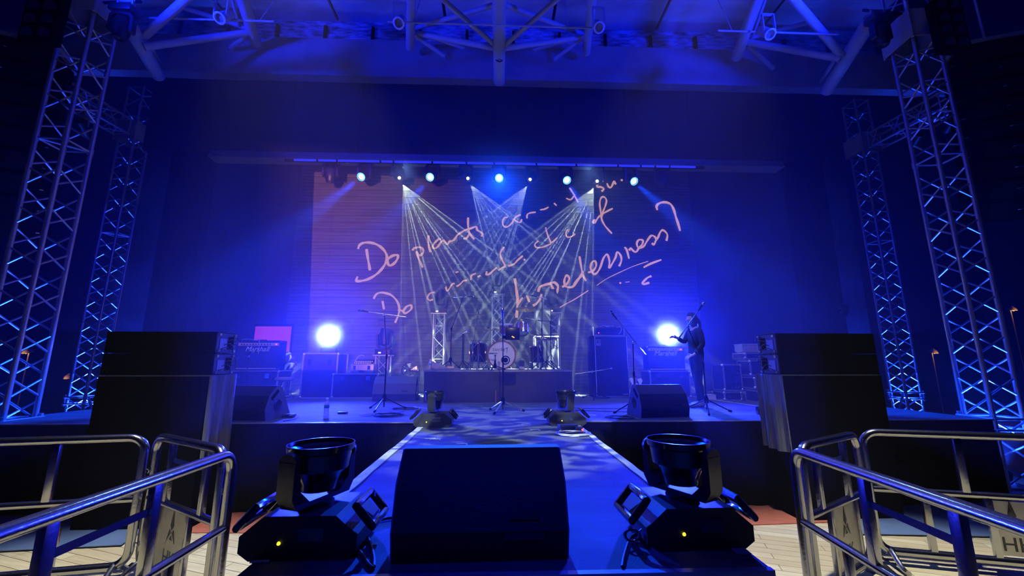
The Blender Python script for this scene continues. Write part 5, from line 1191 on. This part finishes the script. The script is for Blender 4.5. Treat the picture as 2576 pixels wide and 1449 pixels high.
p = at(1274, 838, 9.05); drum('left rack tom mounted above the bass drum', p.x, 9.05, p.z + 0.0, 0.15, 0.19, WOODB, 0.25)
p = at(1313, 838, 9.05); drum('right rack tom tilted so its pale bottom head shows', p.x, 9.05, p.z + 0.0, 0.14, 0.2, WOODB, -0.35)
tm = thing('tom_mount', 'chrome mount holding the two rack toms on the bass drum', 'drum hardware', (bx, 9.0, RT_ + 0.60)); MB().tube((0.02, 0.0, 0.0), (0.02, 0.02, 0.28), 0.012, 8).tube((0.02, 0.02, 0.24), (0.0, 0.03, 0.32), 0.009, 8).tube((0.02, 0.02, 0.24), (0.28, 0.04, 0.3), 0.009, 8).build('post', CHROME, tm)
p = at(1203, 895, 9.35); drum('dark floor tom standing left of the bass drum', p.x, 9.35, RT_ + 0.18, 0.20, 0.40, BLKG, 0, True)
p = at(1350, 900, 9.6); drum('dark floor tom standing right of the bass drum', p.x, 9.6, RT_ + 0.16, 0.17, 0.36, BLKG, 0, True)
def cymbal(label, x, y, z, r, tilt, ry=0.0, base=None, hat=False):
    t = thing('cymbal_stand', label, 'cymbal', (base[0] if base else x, base[1] if base else y, RT_), 0, 'cymbals of the kit')
    o = t.location.copy(); C0 = Vector((x, y, z)) - o
    M = Matrix.Translation(C0) @ Euler((tilt, ry, 0)).to_matrix().to_4x4()
    MB().lathe([(0.006, 0.018), (0.03, 0.014), (0.04, 0.0), (r * .6, -0.008), (r, -0.022), (r, -0.024), (r * .6, -0.011), (0.04, -0.003), (0.006, 0.010)], 32, M, True).build('cymbal', BRASS, t)
    MB().lathe([(0.012, 0.02), (0.012, 0.035), (0.004, 0.05), (0.001, 0.05)], 10, M).build('felt', BLKM, t)
    kz = min(C0.z * 0.72, 0.62); K = Vector((0, 0, kz))
    MB().tube((0, 0, 0.03), K, 0.011, 8).tube(K, C0, 0.008, 8).ball(K, 0.02, 8).tube(K, K + (K - C0).normalized() * (0.22 if base else 0.0), 0.008, 8).build('stand_pole', CHROME, t)
    for k_ in range(3):
        a = k_ * 2.094 + .6 + x; c, s = math.cos(a), math.sin(a)
        MB().tube((0.015 * c, 0.015 * s, 0.34), (0.24 * c, 0.24 * s, 0.012), 0.007, 6).tube((0.012 * c, 0.012 * s, 0.12), (0.15 * c, 0.15 * s, 0.14), 0.005, 6).ball((0.24 * c, 0.24 * s, 0.014), 0.014, 8).build('leg', CHROME, t)
    return t
p = at(1203, 790, 9.3); cymbal('tilted crash cymbal high on the left of the kit', p.x, 9.3, p.z, 0.21, 0.10, 0.12, (at(1190, 900, 9.1).x, 9.1))
p = at(1229, 829, 8.9); cymbal('wide ride cymbal low on the left of the kit', p.x, 8.9, p.z, 0.26, 0.08, 0.02, (at(1205, 900, 8.85).x, 8.85))
p = at(1323, 776, 9.1); cymbal('wide crash cymbal high on the right of the kit', p.x, 9.1, p.z, 0.24, -0.12, 0.05, (at(1354, 900, 9.1).x, 9.1))
p = at(1312, 800, 9.6); cymbal('small splash cymbal above the right rack tom', p.x, 9.6, p.z - 0.05, 0.13, -0.1, 0.1, (at(1386, 900, 9.4).x, 9.4))
for lab, x, y, pts in (('boom arm stand with a counterweight right of the drums', 1386, 9.2, [(1322, 799), (1355, 806), (1397, 822)]), ('crossed boom stand left of the drums', 1163, 9.05, [(1136, 835), (1162, 840), (1176, 834)]), ('lower crossed boom stand left of the floor tom', 1166, 9.2, [(1138, 856), (1163, 840), (1178, 828)]), ('slanted boom stand right of the bass drum', 1376, 8.9, [(1332, 840), (1354, 850), (1378, 862)])):
    t = thing('boom_stand', lab, 'boom stand', (at(x, 900, y).x, y, RT_), 0, 'boom stands around the kit'); o = t.location
    P3 = [at(a, b, y) - Vector(o) for a, b in pts]
    MB().tube((0, 0, 0.05), (0, 0, max(0.3, P3[1].z - 0.01)), 0.010, 8).tube((0, 0, P3[1].z - 0.02), P3[1], 0.010, 8).build('pole', BLKG, t)
    MB().tube(P3[0], P3[1], 0.008, 8).tube(P3[1], P3[2], 0.011, 8).ball(P3[1], 0.02, 8).build('boom', CHROME, t)
    for k_ in range(3):
        a = k_ * 2.094 + x * .3; MB().tube((0, 0, 0.2), (0.24 * math.cos(a), 0.24 * math.sin(a), 0.015), 0.008, 6).build('leg', BLKG, t)
t = thing('drum_throne', 'drum stool behind the bass drum', 'stool', (0.15, 10.0, RT_))
MB().lathe([(0.001, 0.44), (0.17, 0.45), (0.18, 0.50), (0.16, 0.53), (0.001, 0.535)], 20).build('seat', BLKM, t)
for k_ in range(3):
    a = k_ * 2.094; MB().tube((0, 0, 0.3), (0.22 * math.cos(a), 0.22 * math.sin(a), 0.01), 0.010, 8).build('leg', CHROME, t)
MB().tube((0, 0, 0.15), (0, 0, 0.45), 0.014, 8).build('post', CHROME, t)
p0 = at(1340, 930, 10.2)
t = thing('side_monitor_box', 'tall black speaker on the pale case at the right back of the riser', 'loudspeaker', (at(1363, 845, 10.4).x, 10.2, at(1363, 846, 10.2).z))
MB().box((0, 0.0, 0.33), (0.42, 0.36, 0.66), bev=0.01).build('cabinet', BLKM, t); MB().box((0, -0.186, 0.33), (0.36, 0.012, 0.60)).build('grille', GRILLE, t, smooth=False)
zt = at(1363, 846, 10.2).z - RT_
cs_ = flight_case('pale trimmed flight case behind the drums holding the tall speaker', 0.93, 1.52, 9.98, RT_, RT_ + zt - 0.004, 0.45)
t = thing('open_cable_bag', 'bag lying open on the left front of the drum riser', 'bag', (-1.1, 8.72, RT_))
MB().prism([(-0.32, 0.01), (0.34, 0.0), (0.30, 0.03), (0.05, 0.045), (-0.30, 0.19)], -0.09, 0.12, 'y').build('bag', mat('pale_bag', (0.35, 0.4, 0.45), 0.7, noise=(8, (0.2, 0.23, 0.28)), bump=(20, 0.4)), t)
MB().box((0.12, 0.0, 0.055), (0.14, 0.10, 0.03)).build('paper', GOLD, t, smooth=False)
pd = thing('bass_pedal', 'chrome pedals and cable clutter at the foot of the kit', 'pedal', (0.55, 9.0, RT_)); MB().box((0, 0, 0.03), (0.1, 0.28, 0.02), rot=(0.2, 0, 0)).box((0, 0.12, 0.1), (0.12, 0.02, 0.18)).build('footboard', CHROME, pd); MB().tube((0, 0.1, 0.18), (0, 0.0, 0.22), 0.01, 6).build('beater', WHITEP, pd)

# ================================================================== people
def skin_figure(name, joints, bones, root, m, parent=None, sub=2):
    names = list(joints); me = bpy.data.meshes.new(name)
    me.from_pydata([joints[j][0] for j in names], [(names.index(a), names.index(b)) for a, b in bones], [])
    o = bpy.data.objects.new(name, me); COL.objects.link(o)
    md = o.modifiers.new('skin', 'SKIN'); md.use_smooth_shade = True
    me.skin_vertices.new() if hasattr(me.skin_vertices, 'new') and not me.skin_vertices else None
    sv = me.skin_vertices[0].data
    for i, j in enumerate(names):
        r = joints[j][1]; sv[i].radius = r if isinstance(r, tuple) else (r, r); sv[i].use_root = (j == root)
    o.modifiers.new('sub', 'SUBSURF').levels = sub; o.modifiers['sub'].render_levels = sub
    dg = bpy.context.evaluated_depsgraph_get(); me2 = bpy.data.meshes.new_from_object(o.evaluated_get(dg)); me2.materials.clear(); me2.materials.append(m)
    for p_ in me2.polygons: p_.use_smooth = True
    bpy.data.objects.remove(o)
    o = bpy.data.objects.new(name, me2); COL.objects.link(o)
    if parent: o.parent = parent
    return o
def hand(joints, bones, wrist, key, d, palm_n, spread, curl=0.3, L=0.085):
    """palm + five finger chains; d = direction, spread = thumb side direction"""
    d = Vector(d).normalized(); s = Vector(spread).normalized(); n_ = Vector(palm_n).normalized(); w0 = Vector(joints[wrist][0])
    pk = key + '_palm'; joints[pk] = (tuple(w0 + d * 0.05), (0.030, 0.014)); bones.append((wrist, pk))
    for k_, (off, ln) in enumerate(((0.028, 0.85), (0.010, 1.0), (-0.009, 0.95), (-0.027, 0.75))):
        a = w0 + d * 0.088 + s * off; b = a + d * (L * ln * .5) + n_ * (curl * 0.02); c = b + d * (L * ln * .4) * (1 - curl * .5) + n_ * (curl * 0.05)
        for q, (pt, r) in enumerate(((a, 0.010), (b, 0.009), (c, 0.007))): joints['%s_f%d_%d' % (key, k_, q)] = (tuple(pt), r)
        bones += [(pk, '%s_f%d_0' % (key, k_)), ('%s_f%d_0' % (key, k_), '%s_f%d_1' % (key, k_)), ('%s_f%d_1' % (key, k_), '%s_f%d_2' % (key, k_))]
    a = w0 + d * 0.035 + s * 0.036; b = a + (d * .6 + s * .6) * 0.035; c = b + d * 0.03
    for q, (pt, r) in enumerate(((a, 0.011), (b, 0.010), (c, 0.008))): joints['%s_t_%d' % (key, q)] = (tuple(pt), r)
    bones += [(pk, '%s_t_0' % key), ('%s_t_0' % key, '%s_t_1' % key), ('%s_t_1' % key, '%s_t_2' % key)]
def head_mesh(parent, c, face, skinm, hairm, long_hair=False, s=1.0):
    """head facing local direction 'face' angle about z (0 = -y)"""
    M = Matrix.Translation(c) @ Matrix.Rotation(face, 4, 'Z') @ Matrix.Scale(s, 4)
    bm = bmesh.new(); bmesh.ops.create_uvsphere(bm, u_segments=28, v_segments=22, radius=1.0)
    for v in bm.verts:
        x, y, z = v.co
        X = x * 0.074; Y = y * 0.095; Z = z * 0.118
        if z < -0.1: X *= 1 - 0.38 * min(1, (-z - 0.1) / 0.8) ** 1.3; Y = Y * (1 - 0.25 * (-z)) - 0.012 * (-z)
        if y < -0.5:
            Y *= 0.93
            g = math.exp(-((x * 0.074) / 0.012) ** 2)
            if -0.38 < z < 0.18: Y -= g * 0.022 * (1 - abs((z + 0.22) / 0.36)) if z < 0.1 else 0
            for ex in (-0.031, 0.031):
                Y += 0.010 * math.exp(-((X - ex) / 0.013) ** 2 - ((Z - 0.004) / 0.010) ** 2)
            Y -= 0.006 * math.exp(-(X / 0.022) ** 2 - ((Z + 0.058) / 0.006) ** 2)
            Y -= 0.005 * math.exp(-(X / 0.022) ** 2 - ((Z + 0.070) / 0.006) ** 2)
            Y -= 0.008 * math.exp(-(X / 0.022) ** 2 - ((Z + 0.100) / 0.012) ** 2)
            Y -= 0.005 * math.exp(-((Z - 0.024) / 0.008) ** 2)
        v.co = (X, Y, Z)
    bm.verts.index_update(); h = MB(); h.add([v.co.copy() for v in bm.verts], [tuple(l.index for l in f.verts) for f in bm.faces], M); bm.free()
    for sx in (-1, 1): h.ball((sx * 0.074, 0.008, -0.004), 0.022, 10, M, (0.35, 0.7, 1.3))
    hd = h.build('head', skinm, parent, angle=180)
    ey = MB()
    for sx in (-1, 1): ey.ball((sx * 0.031, -0.078, 0.004), 0.011, 8, M)
    ey.build('eyes', WHITEP, hd)
    bm = bmesh.new(); bmesh.ops.create_uvsphere(bm, u_segments=28, v_segments=20, radius=1.0); hr = MB(); vs = []
    for v in bm.verts:
        x, y, z = v.co; f = 1.0
        if y < -0.25 and z < 0.34: f = 0.80
        X = x * 0.086 * f; Y = y * 0.108 * f + 0.008; Z = z * 0.125 + 0.014
        if z < -0.2 and y > -0.2: Z = z * (0.15 if not long_hair else 0.2) + 0.014
        vs.append((X, Y, Z))
    bm.verts.index_update(); hr.add(vs, [tuple(l.index for l in f.verts) for f in bm.faces], M); bm.free()
    if long_hair: hr.path(smoothp([(0, 0.09, 0.02), (0.01, 0.13, -0.03), (0.015, 0.14, -0.12), (0.01, 0.12, -0.22)]), [0.03, 0.03, 0.034, 0.036, 0.036, 0.034, 0.03, 0.026, 0.022, 0.01][:10], 10, M=M)
    hr.build('hair', hairm, parent, angle=180)
# standing person at the right, in profile, facing left (-x)
px_, py_ = at(1762, 1030, 7.35).x, 7.35
t = thing('person', 'person with dark hair in dark clothes standing in profile beside the right amplifier', 'person', (px_, py_, SZ))
def standing(t, H=1.70):
    k = H / 1.72
    J = {}; B = []
    def j(n_, x, y, z, r): J[n_] = ((x * k, y * k, z * k), r)
    # facing -x ; body left side is -y (towards camera) ... right arm raised forward
    j('pelvis', 0.0, 0, 0.93, (0.12, 0.155)); j('waist', 0.0, 0, 1.08, (0.10, 0.13)); j('chest', 0.0, 0, 1.28, (0.115, 0.165)); j('collar', 0.01, 0, 1.42, (0.075, 0.12)); j('neck', 0.0, 0, 1.48, 0.05); j('skull', -0.01, 0, 1.55, 0.048)
    B += [('pelvis', 'waist'), ('waist', 'chest'), ('chest', 'collar'), ('collar', 'neck'), ('neck', 'skull')]
    for s, nm in ((-1, 'a'), (1, 'b')):
        fx = -0.06 if s < 0 else 0.07
        j('hip' + nm, 0, s * 0.09, 0.88, 0.095); j('knee' + nm, fx * .6 - .01, s * 0.10, 0.49, 0.062); j('calf' + nm, fx + .01, s * 0.105, 0.34, 0.055); j('ankle' + nm, fx + .02, s * 0.11, 0.09, 0.042); j('toe' + nm, fx - 0.14, s * 0.12, 0.035, 0.034)
        B += [('pelvis', 'hip' + nm), ('hip' + nm, 'knee' + nm), ('knee' + nm, 'calf' + nm), ('calf' + nm, 'ankle' + nm), ('ankle' + nm, 'toe' + nm)]
    j('sha', 0.01, -0.18, 1.40, 0.055); j('ela', 0.03, -0.23, 1.12, 0.042); j('wra', -0.14, -0.2, 0.93, 0.026)
    j('shb', 0.01, 0.18, 1.40, 0.055); j('elb', -0.10, 0.22, 1.18, 0.042); j('wrb', -0.27, 0.15, 1.27, 0.026)
    B += [('chest', 'sha'), ('sha', 'ela'), ('ela', 'wra'), ('chest', 'shb'), ('shb', 'elb'), ('elb', 'wrb')]
    hand(J, B, 'wra', 'hna', (-1, 0.1, -0.3), (0, 0.3, -1), (0, 0.6, 0.6), 0.6)
    hand(J, B, 'wrb', 'hnb', (-1, -0.1, 0.15), (0, -0.3, -1), (0, -0.7, 0.4), 0.5)
    return J, B, k
J, B, k = standing(t)
# body (skin) and clothes as slightly fatter shells
def slim(J): return {n_: (v[0], v[1] if (n_.startswith('hn') or n_.startswith('wr') or n_ in ('neck', 'skull')) else (tuple(q * .72 for q in v[1]) if isinstance(v[1], tuple) else v[1] * .72)) for n_, v in J.items()}
def outfit(J, B, t, wr=0.034):
    O = {}
    for n_, v in J.items():
        if n_.startswith('hn') or n_.startswith('toe') or n_ in ('neck', 'skull'): continue
        r = v[1]
        if n_ == 'pelvis': r = (0.125, 0.125)
        if n_ == 'waist': r = (0.115, 0.135)
        if n_.startswith('hip'): r = 0.10
        if n_.startswith('knee'): r = 0.075
        if n_.startswith('calf'): r = 0.068
        if n_.startswith('ankle'): r = 0.058
        if n_.startswith('sh'): r = 0.066
        if n_.startswith('el'): r = 0.052
        p = v[0]
        if n_.startswith('wr'): p = tuple(Vector(J['el' + n_[2]][0]).lerp(Vector(p), .88)); r = 0.040
        O[n_] = (p, r)
    return skin_figure('dark_clothes', O, [b for b in B if b[0] in O and b[1] in O], 'pelvis', SHIRT, t)
skin_figure('body', slim(J), B, 'pelvis', SKIN, t)
outfit(J, B, t)
Jc = {n_: v for n_, v in J.items() if not n_.startswith('hn') and n_ not in ('skull',)}
for nm in 'ab':
    a = Vector(J['ankle' + nm][0]); b = Vector(J['toe' + nm][0])
    MB().path(smoothp([a + Vector((0.05, 0, -0.045)), a + Vector((0, 0, -0.04)), (a + b) / 2 + Vector((0, 0, -0.012)), b, b + Vector((-0.05, 0, -0.002))], 2), [0.034, 0.045, 0.047, 0.045, 0.043, 0.042, 0.04, 0.036, 0.02], 12).build('shoe', mat('grey_shoe', (0.15, 0.15, 0.2), 0.6, bump=(20, 0.1)), t)
head_mesh(t, Vector((-0.03, 0, 1.60)) * k, -math.pi / 2, SKIN, HAIR, True)
# crouching helper behind the left amplifier
t = thing('person', 'person in dark clothes crouching beside the left amplifier', 'person', (-5.38, 10.62, SZ))
J = {}; B = []
def j(n_, x, y, z, r): J[n_] = ((x, y, z), r)
j('pelvis', -0.02, 0.05, 0.42, (0.13, 0.11)); j('waist', -0.02, 0.0, 0.55, (0.12, 0.10)); j('chest', 0.0, -0.05, 0.70, (0.15, 0.11)); j('collar', 0.03, -0.06, 0.78, (0.10, 0.08)); j('neck', 0.05, -0.07, 0.82, 0.05); j('skull', 0.06, -0.07, 0.85, 0.04)
B += [('pelvis', 'waist'), ('waist', 'chest'), ('chest', 'collar'), ('collar', 'neck'), ('neck', 'skull')]
for s, nm in ((-1, 'a'), (1, 'b')):
    j('hip' + nm, s * 0.10, 0.02, 0.38, 0.09); j('knee' + nm, s * 0.17, -0.32, 0.44, 0.065); j('ankle' + nm, s * 0.15, -0.12, 0.09, 0.042); j('toe' + nm, s * 0.16, -0.26, 0.035, 0.032)
    B += [('pelvis', 'hip' + nm), ('hip' + nm, 'knee' + nm), ('knee' + nm, 'ankle' + nm), ('ankle' + nm, 'toe' + nm)]
j('sha', -0.18, -0.05, 0.74, 0.055); j('ela', -0.24, -0.15, 0.52, 0.04); j('wra', -0.12, -0.32, 0.44, 0.026)
j('shb', 0.18, -0.05, 0.74, 0.055); j('elb', 0.20, -0.20, 0.50, 0.04); j('wrb', 0.34, -0.30, 0.68, 0.026)
B += [('chest', 'sha'), ('sha', 'ela'), ('ela', 'wra'), ('chest', 'shb'), ('shb', 'elb'), ('elb', 'wrb')]
hand(J, B, 'wra', 'hna', (0.6, -0.6, 0), (0, 0, -1), (0.6, 0.6, 0), 0.6); hand(J, B, 'wrb', 'hnb', (0.6, -0.2, 0.6), (0, -1, 0), (-0.5, 0, 0.6), 0.5)
skin_figure('body', slim(J), B, 'pelvis', SKIN, t)
outfit(J, B, t)
head_mesh(t, Vector((0.07, -0.09, 0.93)), 2.5, SKIN, HAIR, True)

# electric guitar on a stand in front of the right case
t = thing('electric_guitar', 'pale bodied electric guitar propped beside the right amplifier', 'guitar', (at(1604, 990, 8.9).x, 8.9, SZ), 0.0)
body = [(0.0, 0.0), (0.10, 0.02), (0.15, 0.10), (0.12, 0.19), (0.10, 0.24), (0.14, 0.31), (0.11, 0.37), (0.05, 0.35), (-0.04, 0.36), (-0.12, 0.38), (-0.13, 0.31), (-0.10, 0.24), (-0.13, 0.16), (-0.16, 0.08), (-0.10, 0.01)]
T = MX((0, 0, 0.09), (-0.22, 0, 0))
sm = [(q.x, q.y) for q in smoothp([(a, b, 0) for a, b in body + body[:1]], 3)][:-1]
MB().prism(sm, -0.022, 0.022, 'y', T).build('body', WHITEP, t, angle=50)
MB().box((0, -0.026, 0.60), (0.05, 0.02, 0.56), T).build('neck', WOODB, t, smooth=False)
MB().prism([(-0.03, 0.88), (0.03, 0.88), (0.045, 0.95), (0.02, 1.05), (-0.04, 1.03)], -0.03, -0.015, 'y', T).build('headstock', WOODB, t, smooth=False)
MB().box((0, -0.026, 0.2), (0.09, 0.012, 0.02), T).box((0, -0.026, 0.28), (0.09, 0.012, 0.02), T).box((0, -0.026, 0.12), (0.08, 0.012, 0.03), T).build('pickups', BLKG, t, smooth=False)
t = thing('guitar_stand', 'folding stand under the pale electric guitar', 'guitar stand', (at(1604, 990, 8.9).x, 8.9, SZ))
MB().tube((0, 0.2, 0.01), (0, 0.05, 0.5), 0.01, 8).tube((-0.14, -0.1, 0.01), (0, 0.06, 0.45), 0.01, 8).tube((0.14, -0.1, 0.01), (0, 0.06, 0.45), 0.01, 8).tube((-0.1, -0.08, 0.075), (0.1, -0.08, 0.075), 0.01, 8).build('frame', BLKG, t)

# ================================================================== floor clutter
def coil(label, c, r, n=4, m=CABLE, z=SZ, seed=1, sq=0.5, rr=0.006, name='coiled_cable'):
    rnd = random.Random(seed); pts = []
    for i in range(n * 14):
        a = i / 14 * 2 * math.pi; q = r * (1 + rnd.uniform(-.12, .12)); pts.append((c[0] + q * math.cos(a) + 0.02 * math.sin(i * .3), c[1] + q * sq * math.sin(a), z + 0.008 + 0.004 * (i // 14) + rnd.uniform(0, 0.006)))
    return tag(MB().path(smoothp(pts, 2), rr, 6).build(name, m), label, 'cable', 'cables on the stage floor')
def run(label, pix, m=CABLE, rr=0.007, z=SZ):
    pts = [onz(a, b, z) + Vector((0, 0, rr + 0.001)) for a, b in pix]
    return tag(MB().path(smoothp(pts, 4), rr, 6).build('floor_cable', m), label, 'cable', 'cables on the stage floor')
c_ = onz(1440, 1094, SZ); coil('coil of pale cable on the runway beside the right moving head', (c_.x, c_.y), 0.17, 4, CABLEL, seed=3, sq=0.8)
c_ = onz(975, 1046, SZ); coil('tangled cable around the foot of the left vocal stand', (c_.x, c_.y), 0.2, 4, CABLE, seed=5, sq=0.9)
c_ = onz(930, 1046, SZ); coil('loose pale cable left of the left vocal stand', (c_.x, c_.y), 0.14, 2, CABLEL, seed=6, sq=0.6, rr=0.005)
c_ = onz(1560, 1052, SZ); coil('looped cable near the foot of the right vocal stand', (c_.x, c_.y), 0.2, 2, CABLE, seed=8, sq=0.8)
c_ = onz(1020, 1030, SZ); coil('dark cable loops in front of the sideways wedge', (c_.x, c_.y), 0.2, 3, CABLE, seed=9, sq=0.6)
c_ = onz(1515, 1003, SZ); coil('cable bundle at the foot of the bass cabinet', (c_.x, c_.y), 0.16, 3, CABLE, seed=10, sq=0.5)
run('orange cable end curling beside the sideways wedge', [(1004, 1003), (1018, 997), (1030, 999), (1042, 1003)], CABLEO, 0.010)
run('long thin dark cable across the stage right of the runway', [(1430, 1032), (1500, 1035), (1570, 1037), (1640, 1040)], CABLE, 0.006)
run('second dark cable across the stage right of the runway', [(1430, 1027), (1510, 1029), (1600, 1028)], CABLE, 0.005)
run('thin dark cable across the stage left of the runway', [(1040, 1024), (1060, 1028), (1078, 1030)], CABLEL, 0.006)
run('black cable from the near left moving head to the big wedge', [(880, 1345), (920, 1325), (965, 1310), (1000, 1305)], CABLE, 0.008)
run('black cable loop behind the near left moving head', [(890, 1330), (920, 1350), (938, 1400), (940, 1432)], CABLE, 0.008)
run('black cable loop nearer the edge by the near left moving head', [(870, 1370), (905, 1395), (925, 1425), (938, 1436)], CABLE, 0.008)
run('black cable beside the near right moving head', [(1630, 1335), (1590, 1355), (1572, 1400), (1566, 1432)], CABLE, 0.007)
t = thing('wire_clip', 'small chrome hook on a wire beside the near right moving head', 'hook', onz(1592, 1375, SZ) + Vector((0, 0, 0.0)))
MB().torus(0.022, 0.005, 16, 6, Matrix.Translation((0, 0, 0.045)) @ Matrix.Diagonal((1.5, 1, 1, 1)) @ Euler((1.3, 0, 0)).to_matrix().to_4x4()).tube((0.02, 0.0, 0.05), (0.10, 0.04, 0.09), 0.004, 6).tube((0, 0, 0), (0, 0, 0.03), 0.004, 6).build('hook', CHROME, t)
def box_unit(label, px, py, w_, d, h, rz, led=None, name='power_supply_box'):
    P_ = onz(px, py, SZ); t = thing(name, label, 'power box', (P_.x, P_.y, SZ), rz, 'power boxes on the floor')
    MB().box((0, 0, h / 2 + 0.002), (w_, d, h), bev=0.008).build('case', mat('grey_blue_box', (0.10, 0.12, 0.16), 0.35, 0.4, bump=(20, 0.05)), t)
    MB().box((0, -d / 2 - 0.002, h / 2), (w_ * .8, 0.006, h * .5)).build('front', BLKG, t, smooth=False)
    if led: MB().ball((w_ * .38, -d / 2 - 0.006, h * .5), 0.011, 8).build('indicator', led, t)
box_unit('long power box on the runway beside the right stage moving head', 1428, 1084, 0.22, 0.12, 0.07, 0.08, WHT_LED)
box_unit('small power box with a red light at the right edge of the runway', 1456, 1086, 0.09, 0.08, 0.055, 0.0, RED_LED)
box_unit('small pedal on the stage between the bottle and the left vocal stand', 862, 1041, 0.14, 0.07, 0.03, 0.0)
box_unit('small stage box beside the left front wedge', 724, 1050, 0.18, 0.12, 0.05, 0.1)
box_unit('cluttered stage box at the left foot of the drum riser', 1042, 1006, 0.22, 0.16, 0.10, 0.0)
t = thing('black_bag', 'dark bag with a handle on the right stage edge beside the platform', 'bag', onz(1940, 1046, SZ))
MB().box((0, 0, 0.07), (0.36, 0.22, 0.14), bev=0.05).build('bag', BLKG, t); MB().path(smoothp([(-0.15, -0.05, 0.1), (-0.2, -0.1, 0.12), (-0.24, -0.08, 0.05), (-0.18, -0.1, 0.012)]), 0.008, 6).path(smoothp([(-.08, 0, .13), (-.04, 0, .19), (.06, 0, .19), (.1, 0, .13)]), 0.008, 6).build('strap', BLK, t)
t = thing('pedal_row', 'row of small pedals and plugs along the foot of the left tall case', 'pedals', onz(815, 1000, SZ))
mb = MB(); rnd = random.Random(2)
for i in range(9): mb.box((-0.42 + i * 0.1, rnd.uniform(-.04, .04), 0.025), (0.07, 0.09, 0.05))
mb.build('pedal', BLK, t, smooth=False)
mb = MB()
for i in range(9): mb.lathe([(0.008, 0), (0.007, 0.012), (0.001, 0.013)], 8, MX((-0.42 + i * 0.1, -0.01, 0.05)))
mb.build('switch', CHROME, t)

# ================================================================== dark hall sides
t = thing('dome_camera', 'shiny dark dome hanging in the dark at the right', 'dome', at(2110, 783, 9.0))
MB().ball((0, 0, 0), 0.19, 26).build('dome', LENSD, t); MB().lathe([(0.19, 0.03), (0.2, 0.05), (0.2, 0.12), (0.08, 0.16), (0.02, 0.17)], 24).tube((0, 0, 0.16), (0, 0, 8.58 - t.location.z), 0.02, 8).build('mount', BLK, t)
def far_lamp(px, py, y, label, e=160):
    P_ = at(px, py, y); t = thing('orange_lamp', label, 'lamp', P_, 0, 'small orange lamps beyond the stage')
    MB().lathe([(0.02, 0.12), (0.10, 0.06), (0.13, 0.0), (0.125, 0.0), (0.09, 0.05), (0.02, 0.1)], 18, MX((0, 0, 0), (0.3, 0, 0)), True).build('shade', STRUTM, t)
    MB().ball((0, -0.05, 0.01), 0.045, 12).build('bulb', glow('orange_bulb', (1.0, 0.42, 0.08), 12), t)
    MB().tube((0, 0.03, 0.1), (0, 0.03, 0.0 - P_.z), 0.015, 6).build('stem', STRUTM, t)
    l = bpy.data.lights.new('orange_light', 'POINT'); l.energy = e * 0.015; l.color = (1, 0.35, 0.08); l.shadow_soft_size = 0.05
    o = bpy.data.objects.new('orange_light', l); COL.objects.link(o); o.location = P_ + Vector((0, -0.25, -0.08))
far_lamp(70, 887, 12.5, 'small orange lamp glowing behind the near left tower'); far_lamp(175, 950, 12.5, 'small orange lamp glowing between the two left towers')
far_lamp(2347, 887, 12.5, 'small orange lamp glowing between the two right towers'); far_lamp(2545, 780, 12.5, 'small orange lamp glowing at the right edge of the hall')
for sx, lab in ((-1, 'left'), (1, 'right')):
    t = thing('floor_speaker', 'dark floor speaker standing behind the %s barricade' % lab, 'loudspeaker', (sx * 5.1 + (0.35 if sx > 0 else -0.1), 6.0, 0.013), 0.2 * sx)
    MB().prism([(-0.5, 0), (0.5, 0), (0.52, 0.3), (0.3, 0.62), (-0.5, 0.62)], -0.4, 0.4, 'y').build('cabinet', BLKM, t, angle=20); MB().box((-.05, -0.41, 0.3), (0.75, 0.012, 0.5)).build('grille', GRILLE, t, smooth=False)
BLUM = mat('blue_floor_sheet', (0.10, 0.16, 0.32), 0.5, noise=(2, (0.14, 0.22, 0.4)))
for sx, lab in ((-1, 'left'), (1, 'right')):
    tag(MB().prism([(sx * 3.9, 4.75), (sx * 7.4, 4.45), (sx * 7.6, 5.7), (sx * 4.1, 5.5)], 0.014, 0.022, 'z').build('floor_mat', BLUM, smooth=False), 'blue grey mat on the hall floor behind the %s barricade' % lab, 'mat')
